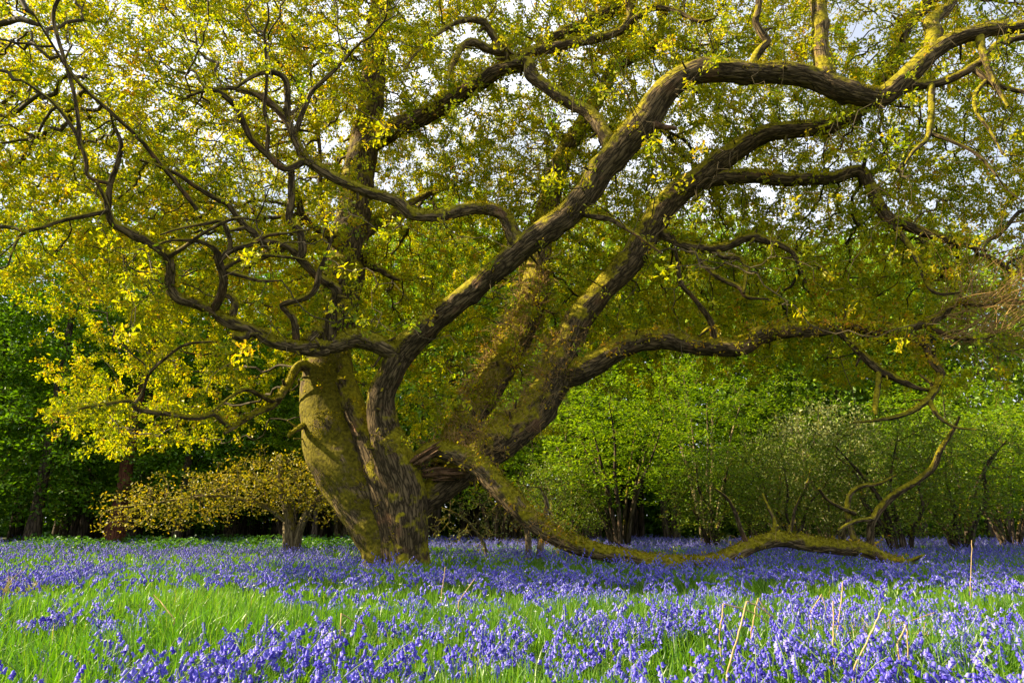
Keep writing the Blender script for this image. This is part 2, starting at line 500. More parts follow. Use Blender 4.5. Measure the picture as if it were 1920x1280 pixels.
# ------------------------------------------------------------------ ground sheet
xs = np.concatenate((np.linspace(-900, -70, 10), np.arange(-60, 60.1, .6), np.linspace(70, 900, 10)))
ys = np.concatenate((np.linspace(-60, -4, 8), np.arange(-2, 60.1, .6), np.linspace(70, 1200, 10)))
gx, gy = np.meshgrid(xs, ys)
gz = ground_z(gx, gy)
mb = MB()
w = len(xs)
ii = (np.arange(len(ys) - 1)[:, None] * w + np.arange(w - 1)[None]).ravel()
mb.add(np.stack((gx, gy, gz), -1).reshape(-1, 3), np.stack((ii, ii + 1, ii + w + 1, ii + w), -1))
M_GROUND = plain_mat("woodland_soil", [(.3, (.020, .024, .008)), (.5, (.035, .055, .012)), (.7, (.075, .06, .028))], noise_scale=1.5, bump=.03)
ground = mb.build("ground", M_GROUND)
tag(ground, "grassy woodland floor under the bluebells", "ground", kind="structure")

# ------------------------------------------------------------------ the big oak
oak = empty("oak_tree", (*P(745, 1065, 16.5)[:2], 0))
tag(oak, "huge spreading old oak with mossy twisting limbs and golden spring leaves in the bluebell meadow", "tree")
OAK_LOC = np.array(oak.location)
LIMBS = {}
SEEDS = []
LIMB_R = []
MOSS = []

def limb(key, part, pts, Y0=None, Y1=None, parent=None, mat=None, sides=None, ridge=.012, lump=.07, seeds=True, wob=.0, flare=None, label=None, Ys=None, step=None):
    """a limb traced as (px, py, radius px); its depth runs from the parent's depth (or Y0) to Y1"""
    a = np.array(pts, float)
    if parent is not None:
        q = LIMBS[parent]
        k = np.argmin((q[:, 0] - a[0, 0]) ** 2 + (q[:, 1] - a[0, 1]) ** 2)
        Y0 = q[k, 2]
    if Ys is None:
        l = np.concatenate(([0], np.cumsum(np.hypot(*np.diff(a[:, :2], axis=0).T))))
        Yv = Y0 + (Y1 - Y0) * l / l[-1]
    else:
        Yv = np.array(Ys, float)
    if wob:
        Yv[1:] += rng.normal(size=len(Yv) - 1) * wob
    p3 = np.array([P(x, y, Y) for (x, y, _), Y in zip(a, Yv)])
    r3 = np.array([r / FOC * depth_scale(y, Y) for (_, y, r), Y in zip(a, Yv)])
    if key in ('B', 'C', 'D', 'I'): r3 = r3 * np.where(np.arange(len(r3)) > 8, .92, 1.0)
    rmax = r3.max()
    st = step or (0.05 if rmax > .12 else .09)
    p, r = smooth_path(p3, r3, st)
    # natural small wander
    L = np.concatenate(([0], np.cumsum(np.linalg.norm(np.diff(p, axis=0), axis=1))))
    h = abs(hash(key)) if False else sum(map(ord, key)) * 7
    for c in range(3):
        wv = (pnoise(np.full_like(L, .3), L, 3, .55, (h + c * 11) % 40) - .5)
        p[:, c] += wv * np.minimum(r * .5, .05) * np.minimum(1, L / .5)
    pxx, pyy = project(p)
    LIMBS[key] = np.stack((pxx, pyy, p[:, 1]), -1)
    if seeds:
        every = max(1, int(.22 / st))
        SEEDS.extend(p[::every][1:] if len(p) > every else p[-1:]); LIMB_R.extend(r[::every][1:] if len(p) > every else r[-1:])
    mbb = MB()
    sd = sides or (64 if rmax > .3 else 40 if rmax > .15 else 16 if rmax > .06 else 10)
    tube(mbb, p - OAK_LOC, r, sd, lump=lump, ridge=ridge if rmax > .1 else 0, seed=h % 40, flare=flare)
    if rmax > .10:
        V_, N_ = tube.last
        V_, N_ = V_.reshape(-1, 3), N_.reshape(-1, 3)
        area = np.repeat(r * 2 * np.pi / sd * st, sd)
        wt = np.clip(N_[:, 2] + (.05 if mat is M_MOSSY else .40 if mat is not None else .0) + 2.2 * (wnoise(V_[:, 0] + 40, V_[:, 2] + V_[:, 1], .4, 9) - .60), 0, 1) * (V_[:, 2] < 30)
        sel = rng.random(len(V_)) < np.clip(area * wt * 380, 0, 1)
        MOSS.append((V_[sel], N_[sel]))
        if seeds:
            for _ in range(int(L[-1] / .8)):
                q_ = rng.integers(0, len(V_)); ctr = p[q_ // sd]; rr_ = r[q_ // sd]
                if rr_ < .05 or ctr[2] < 2.2: continue
                d_ = unit(N_[q_] + rand_dirs(1)[0] * .5); l_ = rr_ + rng.uniform(.06, .35); b_ = rng.uniform(.02, .05)
                tube(mbb, np.array((ctr, ctr + d_ * l_ * .5, ctr + d_ * l_ + rand_dirs(1)[0] * .03)) - OAK_LOC, (b_ * 1.3, b_, b_ * .6), 7, lump=.2, seed=int(q_) % 30)
    o = mbb.build(part, mat or M_BARK, oak)
    if label: o['label'] = label
    return o

def root_flare(pts, AA):
    z = np.clip(pts[:, 2] + OAK_LOC[2], 0, 3)[:, None]
    return 1 + (.03 + .38 * np.maximum(0, np.sin(AA * 3 + .6)) ** 2) * np.exp(-z / .26)

# trunk: fused stems rising from one butt
limb("A", "trunk", [(728, 1085, 42), (716, 1030, 41), (700, 980, 46), (676, 930, 54), (648, 880, 58), (628, 830, 56), (616, 780, 50), (612, 735, 46), (614, 690, 42), (622, 640, 36), (634, 590, 28)],
     Ys=[16.5, 16.5, 16.5, 16.55, 16.6, 16.7, 16.8, 16.85, 16.9, 17, 17.1], mat=M_MOSSY, ridge=.014, flare=root_flare, sides=72, step=.04)
limb("Au", "trunk", [(628, 730, 30), (622, 690, 36), (622, 640, 38), (632, 570, 37), (648, 490, 36), (662, 420, 33), (675, 330, 29), (685, 265, 27), (696, 190, 24), (703, 100, 20), (715, 0, 17), (728, -90, 13)],
     Ys=[16.9, 16.95, 17, 17.1, 17.2, 17.2, 17.2, 17.2, 17.2, 17.3, 17.4, 17.5], ridge=.022, sides=64, step=.04)
limb("A2", "trunk", [(752, 1085, 38), (746, 1010, 38), (736, 945, 40), (716, 890, 36), (696, 838, 30), (674, 790, 25), (655, 740, 22), (640, 690, 19), (636, 640, 14)],
     Ys=[16.3, 16.3, 16.25, 16.25, 16.3, 16.4, 16.55, 16.75, 16.95], ridge=.02, flare=root_flare, sides=64, step=.04, seeds=False)
limb("B", "trunk", [(766, 1085, 33), (766, 1030, 34), (765, 980, 37), (758, 930, 40), (745, 880, 39), (730, 840, 36), (720, 800, 30), (715, 760, 26), (722, 722, 25), (736, 690, 26), (757, 655, 29),
     (790, 622, 25), (830, 588, 23), (876, 553, 22), (920, 516, 22), (963, 478, 23), (1010, 440, 24), (1062, 404, 26), (1093, 368, 26), (1122, 328, 27), (1155, 288, 29), (1188, 252, 30),
     (1217, 212, 29), (1245, 172, 27), (1285, 143, 25), (1335, 133, 23), (1400, 136, 22), (1480, 139, 22), (1530, 148, 21), (1570, 164, 23), (1612, 178, 21), (1655, 180, 20), (1692, 152, 20),
     (1735, 112, 19), (1785, 76, 17), (1835, 58, 14), (1920, 52, 12), (2010, 48, 9)],
     Ys=[16.1, 16.1, 16.05, 16.0, 15.95, 15.9, 15.85, 15.75, 15.65, 15.5, 15.4, 15.2, 15.0, 14.8, 14.6, 14.4, 14.2, 14.0, 13.8, 13.6, 13.4, 13.2, 13.0, 12.85, 12.7, 12.6, 12.5, 12.4,
         12.4, 12.35, 12.3, 12.25, 12.2, 12.1, 12.0, 11.9, 11.8, 11.6], ridge=.024, flare=root_flare, sides=64, step=.04)
limb("C", "limb", [(768, 1000, 22), (786, 948, 25), (822, 915, 27), (862, 888, 29), (904, 852, 32), (952, 812, 35), (1000, 770, 35), (1032, 722, 32), (1050, 678, 31), (1068, 632, 29),
     (1090, 592, 27), (1115, 560, 26), (1145, 525, 26), (1182, 488, 27), (1212, 440, 28), (1240, 396, 28), (1275, 360, 27), (1312, 334, 25), (1350, 305, 23), (1392, 275, 21), (1432, 253, 19),
     (1482, 243, 18), (1540, 238, 17), (1582, 224, 17), (1622, 196, 16), (1655, 158, 16), (1680, 105, 15), (1700, 50, 14), (1742, 8, 12), (1790, -50, 9)],
     Ys=[16.4, 16.45, 16.5, 16.55, 16.6, 16.7, 16.8, 16.9, 16.95, 17, 17, 17, 16.95, 16.9, 16.85, 16.75, 16.6, 16.4, 16.2, 16, 15.8, 15.6, 15.4, 15.3, 15.2, 15.1, 15, 15, 15, 15], ridge=.024, sides=64, step=.04)
limb("E", "limb", [(830, 880, 26), (868, 800, 28), (905, 742, 29), (948, 672, 29), (982, 612, 27), (1000, 560, 25), (1008, 500, 23), (1016, 440, 21), (1032, 370, 20), (1058, 290, 17),
     (1086, 245, 16), (1112, 198, 15), (1145, 140, 14), (1165, 85, 11), (1178, 20, 9), (1190, -60, 7)],
     Ys=[16.9, 17.4, 17.8, 18.2, 18.5, 18.6, 18.7, 18.7, 18.7, 18.6, 18.5, 18.4, 18.3, 18.2, 18.2, 18.2], mat=M_BARKM, ridge=.018)
limb("D", "limb", [(1052, 705, 24), (1085, 693, 25), (1118, 680, 23), (1155, 657, 21), (1200, 640, 20), (1240, 635, 19), (1290, 645, 18), (1342, 652, 17), (1392, 648, 17), (1425, 630, 17),
     (1480, 622, 15), (1532, 620, 14), (1580, 610, 12), (1640, 622, 10.5), (1700, 628, 10), (1735, 645, 9), (1752, 680, 8), (1763, 698, 7.5), (1755, 722, 7), (1740, 750, 6.5), (1700, 775, 5), (1650, 787, 3.5), (1600, 792, 2)],
     parent="C", Y1=14.2, ridge=.018)
limb("F", "fallen_limb", [(775, 862, 12), (815, 842, 16), (850, 850, 18), (885, 868, 20), (912, 890, 20), (940, 922, 19), (968, 950, 19), (1002, 980, 18), (1040, 1002, 17), (1082, 1020, 17), (1132, 1035, 16), (1182, 1046, 16),
     (1240, 1055, 15.5), (1310, 1058, 15), (1350, 1052, 15), (1378, 1038, 14.5), (1425, 1018, 14), (1475, 1012, 14), (1530, 1019, 14), (1580, 1026, 14), (1622, 1032, 14), (1662, 1047, 11), (1700, 1056, 8), (1722, 1062, 4)],
     Ys=[16.1, 15.95, 15.8, 15.7, 15.6, 15.55, 15.5, 15.5, 15.5, 15.5, 15.5, 15.5, 15.5, 15.55, 15.6, 15.65, 15.7, 15.8, 15.9, 16, 16, 16, 16, 16], mat=M_BARKM, ridge=.014, seeds=False, label="long low limb that dips to the ground and snakes through the bluebells")
limb("F2", "fallen_limb", [(1340, 1054, 13), (1372, 1063, 13), (1402, 1077, 10), (1432, 1090, 6)], parent="F", Y1=15.3, mat=M_BARKM, ridge=0, seeds=False)
for nm, pts, y1 in [
    ("Fa", [(1605, 1022, 7), (1594, 985, 5.5), (1589, 950, 5), (1596, 925, 4.5), (1618, 910, 4), (1650, 905, 3.2), (1680, 890, 2)], 16.4),
    ("Fb", [(1632, 1020, 7), (1634, 984, 7), (1650, 952, 7.5), (1684, 922, 7), (1726, 896, 6), (1750, 874, 6), (1762, 845, 5), (1785, 812, 3.5), (1800, 780, 2)], 15.4),
    ("Fc", [(1602, 962, 5), (1575, 950, 3.5), (1550, 935, 3), (1535, 915, 2.5)], 15.5),
    ("Fd", [(1640, 972, 4.5), (1610, 975, 4), (1585, 985, 3), (1570, 995, 2)], 15.2),
    ("Fe", [(1402, 1022, 5), (1390, 995, 4.5), (1378, 960, 4), (1365, 935, 3), (1340, 915, 2)], 15.2),
    ("Ff", [(1448, 1008, 5), (1452, 980, 4), (1440, 950, 3), (1430, 925, 2)], 16.2),
    ("Fg", [(1478, 1003, 4.5), (1486, 980, 3.5), (1490, 955, 2.5), (1500, 930, 1.5)], 15.6),
    ("Fh", [(1700, 1055, 5), (1722, 1045, 4), (1737, 1040, 2)], 15.8)]:
    limb(nm, "upright_shoot", pts, parent="Fb" if nm == "Fd" else "Fa" if nm == "Fc" else "F", Y1=y1, mat=M_BARK, ridge=0, seeds=False)
limb("C2", "limb", [(1300, 348, 15), (1340, 334, 15), (1400, 330, 14), (1450, 334, 13), (1510, 337, 12), (1560, 333, 12), (1612, 323, 12), (1632, 350, 11), (1645, 380, 11), (1668, 411, 11), (1715, 427, 9), (1765, 446, 7), (1815, 462, 4.5), (1850, 470, 2.5)], parent="C", Y1=14.3, ridge=.012)
limb("C3", "limb", [(1672, 412, 7), (1690, 440, 6), (1708, 465, 5.5), (1726, 502, 5), (1741, 536, 4.5), (1762, 552, 3.5), (1800, 548, 2)], parent="C2", Y1=14.0)
limb("G", "limb", [(757, 660, 18), (730, 655, 17), (700, 642, 17), (665, 636, 18), (632, 645, 17), (600, 650, 13), (560, 648, 11), (512, 640, 11), (466, 616, 11), (428, 605, 11), (400, 584, 10), (366, 570, 9.5), (334, 561, 9.5), (317, 537, 9.5),
     (318, 503, 9), (312, 481, 9), (290, 461, 9), (262, 444, 8.5), (237, 431, 8), (213, 418, 7), (203, 397, 6), (196, 370, 4), (180, 340, 3)], parent="B", Y1=10.5, mat=M_BARKM, ridge=.012)
limb("G2", "limb", [(612, 655, 12), (594, 660, 10), (553, 653, 9.5), (514, 641, 9), (500, 627, 9), (475, 620, 9), (458, 631, 9), (437, 628, 7)], parent="G", Y1=13.2, mat=M_BARKM)
limb("G3", "limb", [(619, 645, 13), (619, 612, 11), (622, 575, 9.5), (630, 545, 9.5), (603, 524, 9), (578, 500, 8.5), (559, 481, 8), (541, 462, 8), (512, 453, 7.5), (491, 449, 7), (475, 434, 6.5), (459, 421, 6), (437, 397, 5.5), (424, 381, 5), (400, 369, 5), (362, 347, 4.5), (331, 326, 4), (300, 312, 3), (262, 300, 2)], parent="G", Y1=11.5)
limb("G4", "limb", [(575, 643, 12), (600, 622, 13), (625, 605, 11), (636, 590, 8)], parent="G", Y1=14.6, mat=M_BARKM)
limb("G5", "limb", [(556, 640, 7), (550, 600, 6.5), (534, 581, 6), (528, 573, 6), (540, 567, 6), (572, 559, 5.5), (591, 541, 5.5), (597, 512, 5), (609, 484, 4.5), (619, 456, 3), (626, 430, 2)], parent="G", Y1=13.0)
limb("G6", "limb", [(400, 582, 8), (416, 550, 8), (420, 519, 8), (410, 487, 7.5), (403, 466, 6), (375, 453, 4.5), (325, 450, 3), (285, 462, 2)], parent="G", Y1=11.0)
limb("G7", "limb", [(411, 487, 6), (434, 469, 5.5), (469, 459, 5), (500, 441, 4), (544, 436, 3), (580, 430, 2)], parent="G6", Y1=12.5)
limb("G8", "limb", [(430, 470, 4.5), (432, 455, 4.5), (425, 431, 4.5), (414, 414, 4), (387, 419, 3.5), (337, 428, 2.5), (300, 440, 1.5)], parent="G7", Y1=11.0)
limb("G9", "limb", [(418, 505, 4.5), (450, 487, 4), (491, 478, 3.5), (540, 482, 3), (575, 489, 2)], parent="G6", Y1=13.0)
limb("Ga", "limb", [(420, 508, 4.5), (459, 519, 4), (491, 526, 3.5), (528, 525, 2)], parent="G6", Y1=12.4)
limb("Gb", "limb", [(430, 606, 8), (441, 572, 7), (432, 556, 6.5), (412, 553, 6), (404, 565, 4)], parent="G", Y1=13.2)
limb("Gc", "limb", [(312, 484, 5), (350, 460, 4), (385, 435, 3.5), (440, 410, 3), (486, 414, 2)], parent="G", Y1=11.0)
limb("Gd", "limb", [(203, 395, 5), (168, 402, 4.5), (120, 412, 4), (80, 426, 3.5), (40, 440, 3), (20, 480, 2)], parent="G", Y1=10.0)
limb("Ge", "limb", [(202, 392, 5.5), (206, 345, 5), (222, 300, 4.5), (228, 270, 4), (216, 240, 3)], parent="G", Y1=10.2)
limb("Gf", "limb", [(370, 393, 4.5), (319, 329, 4.5), (269, 269, 4.2), (215, 218, 4), (168, 175, 3.5), (128, 131, 3), (90, 70, 2.2), (60, 20, 1.5)], parent="G3", Y1=9.8)
limb("Gg", "limb", [(212, 345, 4), (168, 333, 4), (161, 302, 4), (144, 255, 4), (114, 208, 3.5), (85, 180, 2.5), (40, 150, 2)], parent="Ge", Y1=9.8)
limb("Gh", "limb", [(150, 280, 4), (140, 180, 3.5), (108, 70, 3.5), (101, 24, 3.5), (120, -20, 3)], parent="Gg", Y1=9.6)
limb("H", "limb", [(972, 462, 18), (958, 432, 14), (940, 402, 12.5), (905, 392, 11.5), (870, 394, 11.5), (825, 405, 11.5), (775, 402, 11.5), (747, 382, 11), (724, 370, 10.5), (674, 354, 10), (635, 338, 10), (588, 308, 9.5), (571, 296, 9), (554, 262, 8), (534, 222, 7.5), (500, 188, 7), (470, 172, 5.5), (420, 165, 4), (370, 175, 2.5)], parent="B", Y1=11.8, mat=M_BARKM)
limb("H2", "limb", [(574, 300, 7), (531, 316, 6.5), (497, 286, 6.5), (470, 259, 6.5), (447, 208, 6), (427, 185, 5.5), (395, 168, 4.5), (350, 180, 3)], parent="H", Y1=11.0)
limb("H3", "limb", [(537, 225, 6), (540, 190, 6), (536, 150, 5.5), (510, 135, 5), (480, 140, 4), (440, 165, 3)], parent="H", Y1=11.6)
limb("H4", "limb", [(548, 262, 5), (580, 180, 4.5), (600, 158, 4), (640, 118, 3.5), (665, 90, 2)], parent="H", Y1=12.2)
limb("H5", "limb", [(545, 310, 6), (547, 335, 6.5), (547, 375, 7), (543, 410, 7), (562, 431, 7), (566, 470, 8), (560, 483, 6)], parent="H", Y1=13.1)
limb("H6", "limb", [(500, 290, 4), (502, 240, 4), (495, 200, 3.5), (500, 150, 3), (495, 60, 2.5)], parent="H2", Y1=11.4)
limb("Aa", "limb", [(652, 452, 16), (622, 445, 11), (591, 450, 10), (553, 458, 9), (520, 470, 6), (480, 490, 3)], parent="Au", Y1=15.0)
limb("Ab", "limb", [(612, 446, 8), (602, 434, 7.5), (581, 420, 7), (564, 397, 6.5), (558, 370, 5), (540, 340, 3)], parent="Aa", Y1=15.4)
limb("Ac", "limb", [(614, 440, 6), (608, 415, 5.5), (603, 394, 5), (600, 331, 4.5), (598, 270, 3.5), (590, 200, 2)], parent="Aa", Y1=15.8)
limb("Ad", "limb", [(672, 490, 10), (695, 497, 8), (715, 505, 6.5), (740, 520, 4), (770, 525, 2)], parent="Au", Y1=17.5)
limb("Ae", "limb", [(680, 440, 12), (710, 415, 12), (735, 400, 9), (790, 370, 6), (840, 350, 4)], parent="Au", Y1=18.2, mat=M_BARKM)
limb("I", "limb", [(692, 268, 22), (725, 248, 19), (774, 227, 17), (825, 201, 16.5), (872, 170, 16), (918, 143, 15), (955, 126, 14), (990, 121, 11)], parent="Au", Y1=14.6, ridge=.016)
limb("I2", "limb", [(1150, 292, 18), (1136, 255, 13), (1108, 216, 12.5), (1070, 193, 12.5), (1026, 163, 12), (998, 143, 12), (990, 120, 11), (955, 121, 8)], parent="B", Y1=14.5, ridge=.012)
limb("I3", "limb", [(944, 130, 10), (948, 98, 8.5), (932, 80, 7.5), (912, 47, 7), (900, 40, 6), (875, 37, 5.5), (850, 45, 4.5), (820, 65, 3.5), (780, 100, 2.5), (760, 130, 1.5)], parent="I", Y1=13.6, mat=M_BARKM)
limb("I4", "limb", [(946, 99, 9), (920, 92, 8.5), (888, 77, 8), (868, 85, 7), (856, 105, 6), (846, 125, 4), (840, 150, 2)], parent="I3", Y1=13.8, mat=M_BARKM)
limb("I5", "limb", [(955, 118, 10), (996, 99, 9.5), (1043, 87, 9), (1110, 75, 8.5), (1150, 63, 8), (1172, 50, 7.5), (1182, 25, 7), (1176, -20, 6), (1170, -70, 5)], parent="I", Y1=14.0, mat=M_BARKM)
limb("I6", "limb", [(1174, 48, 6), (1205, 25, 6), (1230, 15, 5.5), (1270, 22, 5), (1310, 40, 3.5), (1340, 35, 2)], parent="I5", Y1=13.6)
limb("J", "limb", [(1548, 148, 20), (1541, 110, 16), (1538, 60, 15), (1536, 0, 14), (1532, -70, 13), (1520, -160, 10)], parent="B", Y1=12.3, ridge=.014, mat=M_BARKM)
limb("K", "limb", [(1413, 128, 10), (1416, 108, 8), (1430, 88, 7.5), (1438, 78, 7), (1425, 60, 6.5), (1417, 40, 6.5), (1424, 10, 6), (1420, -40, 5), (1410, -90, 4)], parent="B", Y1=12.2)
limb("Lb", "limb", [(1748, 100, 17), (1752, 70, 15), (1746, 45, 13), (1760, 28, 12), (1780, 8, 10), (1800, -40, 8)], parent="B", Y1=12.4, mat=M_BARKM)
limb("M", "limb", [(1680, 165, 12), (1712, 160, 9), (1762, 154, 8.5), (1810, 134, 8), (1850, 108, 7.5), (1876, 80, 7), (1930, 68, 5), (1990, 60, 3)], parent="B", Y1=11.5)
limb("M2", "limb", [(1825, 128, 6), (1850, 148, 5.5), (1872, 160, 5), (1922, 173, 4), (1980, 180, 2.5)], parent="M", Y1=11.4)
limb("M3", "limb", [(1745, 156, 6.5), (1747, 195, 6), (1744, 235, 5.5), (1737, 260, 5), (1712, 285, 3.5), (1695, 310, 2)], parent="M", Y1=11.6)
limb("M4", "limb", [(1742, 250, 4), (1785, 265, 3.5), (1830, 288, 3), (1870, 330, 2)], parent="M3", Y1=11.4)
limb("M5", "limb", [(1850, 150, 4), (1828, 178, 4), (1830, 210, 3.5), (1856, 245, 3), (1880, 290, 2)], parent="M2", Y1=11.2)
limb("M6", "limb", [(1835, 62, 8), (1842, 95, 6.5), (1862, 150, 5), (1890, 200, 2.5)], parent="B", Y1=11.5)
limb("Ea", "limb", [(1150, 135, 11), (1180, 112, 10), (1215, 95, 9), (1235, 70, 8), (1245, 20, 7), (1262, -40, 5)], parent="E", Y1=17.6)
limb("Eb", "limb", [(1235, 85, 6), (1262, 80, 5.5), (1290, 92, 4.5), (1320, 100, 3)], parent="Ea", Y1=17.2)
limb("Ec", "limb", [(1080, 255, 9), (1105, 240, 8), (1150, 240, 7), (1200, 238, 5), (1260, 250, 3)], parent="E", Y1=18.8)
limb("Ed", "limb", [(1000, 100, 9), (1040, 75, 14), (1085, 55, 15), (1140, 25, 14), (1190, -10, 12), (1240, -60, 9)], Y0=16.8, Y1=16.5)
limb("D2", "limb", [(1568, 613, 10), (1600, 645, 8), (1630, 678, 8), (1655, 698, 7.5), (1690, 713, 6), (1722, 728, 4.5), (1760, 735, 2.5)], parent="D", Y1=14.8)
limb("D3", "limb", [(1690, 630, 8), (1715, 612, 8), (1745, 603, 7.5), (1770, 590, 6.5), (1785, 573, 6), (1810, 567, 5.5), (1845, 572, 4), (1890, 560, 2.5)], parent="D", Y1=13.9, mat=M_BARKM)
limb("D4", "limb", [(1648, 698, 5), (1645, 730, 5), (1640, 762, 4.5), (1642, 778, 2.5)], parent="D2", Y1=14.6)
limb("D5", "limb", [(1740, 615, 6), (1770, 625, 5.5), (1800, 635, 4.5), (1850, 632, 3), (1880, 620, 2)], parent="D", Y1=13.6)
limb("D6", "limb", [(1340, 648, 8), (1332, 605, 5.5), (1305, 565, 5), (1276, 530, 4.5), (1270, 492, 3.5), (1262, 450, 2)], parent="D", Y1=14.8)
limb("D7", "limb", [(1740, 748, 5), (1760, 780, 4), (1790, 800, 2.5), (1830, 805, 1.5)], parent="D", Y1=13.8)
limb("C4", "limb", [(1222, 425, 11), (1290, 462, 7), (1350, 465, 8), (1400, 446, 8), (1440, 452, 7.5), (1480, 466, 6), (1500, 500, 4), (1512, 530, 2)], parent="C", Y1=15.6)
limb("C5", "limb", [(1345, 468, 5), (1355, 482, 5), (1390, 486, 4.5), (1398, 520, 3.5), (1395, 550, 2.5)], parent="C4", Y1=15.4)
limb("C6", "limb", [(1290, 462, 5), (1340, 515, 5), (1385, 537, 5), (1400, 556, 4), (1440, 560, 2)], parent="C4", Y1=15.2)
limb("B2", "limb", [(1090, 395, 9), (1120, 408, 5), (1145, 412, 4.5), (1180, 432, 4), (1220, 460, 3), (1240, 475, 2)], parent="B", Y1=13.0)
limb("PL", "limb", [(595, 735, 16), (575, 690, 10), (556, 690, 8), (537, 726, 7), (514, 757, 6.5), (480, 776, 6), (437, 800, 5), (420, 812, 3)], parent="A", Y1=14.6, mat=M_BARKM)
limb("PL2", "limb", [(432, 802, 5), (412, 785, 5.5), (400, 776, 5.5), (370, 783, 5.5), (320, 776, 5), (285, 773, 4.8), (255, 766, 4.5), (243, 752, 4), (201, 756, 3.2), (151, 766, 2.4), (110, 782, 1.5)], parent="PL", Y1=11.8, mat=M_BARKM)
limb("PL3", "limb", [(250, 760, 3.5), (268, 735, 3), (280, 700, 3), (310, 672, 3), (350, 645, 3), (398, 640, 2)], parent="PL2", Y1=12.4)
limb("PL4", "limb", [(596, 795, 10), (575, 795, 6), (545, 812, 4), (540, 820, 2)], parent="A", Y1=15.6, mat=M_BARKM)
limb("PL5", "limb", [(516, 755, 5), (490, 742, 5), (460, 730, 4), (430, 745, 3), (400, 770, 2)], parent="PL", Y1=13.2)

# torn dead wood in the fork and the snapped stub
mb = MB()
for i in range(70):
    t0 = rng.uniform(0, .5)
    if i < 34: a_, b_ = P(766, 872, 15.75), P(830, 832, 15.6)
    else: a_, b_ = P(782, 892, 16.05), P(880, 884, 16.0)
    o_ = rng.normal(size=3) * np.array((.03, .07, .05)); l_ = rng.uniform(.35, .6)
    q0 = a_ + (b_ - a_) * t0 + o_; q1 = a_ + (b_ - a_) * min(1.05, t0 + l_) + o_ * 1.2 + rng.normal(size=3) * .025
    qm = (q0 + q1) / 2 + rng.normal(size=3) * .02
    r_ = rng.uniform(.015, .045)
    tube(mb, np.array((q0, q0 * .5 + qm * .5, qm, q1)) - OAK_LOC, (r_ * .6, r_, r_ * .8, r_ * .15), 6, lump=.3, seed=i % 30)
mb.build("torn_wood", M_DEAD, oak)
mb = MB()
p, r = smooth_path([P(1222, 232, 12.95), P(1245, 238, 12.85), P(1268, 241, 12.8)], (.09, .06, .045), .04)
tube(mb, p - OAK_LOC, r, 12, lump=.2, seed=8)
mb.build("broken_stub", M_DEAD, oak)

# tufts of moss standing on the limbs
mv = np.concatenate([a for a, b in MOSS]); mn = np.concatenate([b for a, b in MOSS])
mb = MB()
for q in range(3):
    leaves(mb, mv + rng.normal(size=mv.shape) * .012, unit(mn + rand_dirs(len(mv)) * .8 + np.array((0, 0, .25))), rand_dirs(len(mv)), rng.uniform(.018, .046, len(mv)), LEAF_PLAIN, np.clip(rng.normal(.5, .22, len(mv)), 0, 1))
print("moss", len(mv) * 3)
tag(mb.build("moss", M_MOSS, oak, smooth=False), kind="stuff")

# crown: growth into the space the photograph shows filled with leaves
DENS = np.array([
 # x = 60 .. 1860 step 120
 [.9, 1, .9, 1, 1, 1, 1, 1, .95, .9, .9, .8, .75, .12, .45, .7],
 [.9, .9, 1, 1, 1, 1, .95, .8, .7, .6, .6, .7, .6, .38, .5, .45],
 [.8, .9, 1, 1, 1, .9, .6, .65, .75, .6, .75, .8, .7, .6, .45, .35],
 [.6, .95, 1, 1, 1, .9, .85, .8, .75, .75, .8, .7, .5, .6, .45, .35],
 [.3, .8, 1, 1, 1, .8, .75, .7, .65, .65, .6, .55, .35, .55, .45, .35],
 [.08, .6, .85, .85, .9, .7, .65, .5, .5, .45, .5, .6, .6, .6, .4, .2],
 [0, .12, .24, .34, .42, .50, .6, .5, .5, .45, .5, .65, .75, .65, .15, .06],
 [0, .02, .06, .07, .07, .12, .3, .35, .2, .10, .04, .05, .10, .12, .10, .04],
 [0, .15, .17, .07, 0, 0, .08, .12, .04, 0, 0, 0, 0, 0, 0, 0],
 [0, .02, .02, 0, 0, 0, 0, 0, 0, 0, 0, 0, 0, 0, 0, 0]])
def crown_front(px, py):
    """the limbs reach out of the leaves towards the meadow: how near the leafy part comes"""
    f = np.interp(px, [-200, 0, 200, 400, 640, 760, 1000, 1250, 1500, 1750, 2000], [9.6, 10.0, 11.2, 12.9, 14.9, 16.0, 16.8, 16.6, 15.4, 14.0, 13.0])
    g = np.interp(px, [-200, 0, 200, 400, 640, 760, 1000, 1250, 1500, 1750, 2000], [9.6, 9.8, 10.9, 12.4, 14.4, 14.6, 14.4, 13.3, 13.0, 12.6, 12.4])
    t = np.clip((py - 150) / 90, 0, 1)
    return g + (f - g) * t
GAPS = [(P(*q), rg) for q, rg in [((590, 770, 16.7), 1.1), ((610, 860, 16.5), 1.1), ((610, 690, 16.9), .9), ((645, 480, 17.1), .9), ((680, 300, 17.2), .7), ((985, 600, 18.4), 1.3), ((1005, 510, 18.6), 1.1), ((930, 690, 18.1), 1.3), ((760, 800, 15.8), .6),
        ((880, 550, 14.6), .6), ((1030, 425, 13.9), .6), ((1200, 230, 13.0), .7), ((1060, 640, 16.9), .8), ((1120, 555, 16.9), .7), ((1300, 140, 12.6), .6), ((1680, 165, 12.1), .7), ((1400, 640, 15.5), .6), ((1250, 390, 16.6), .6)]]
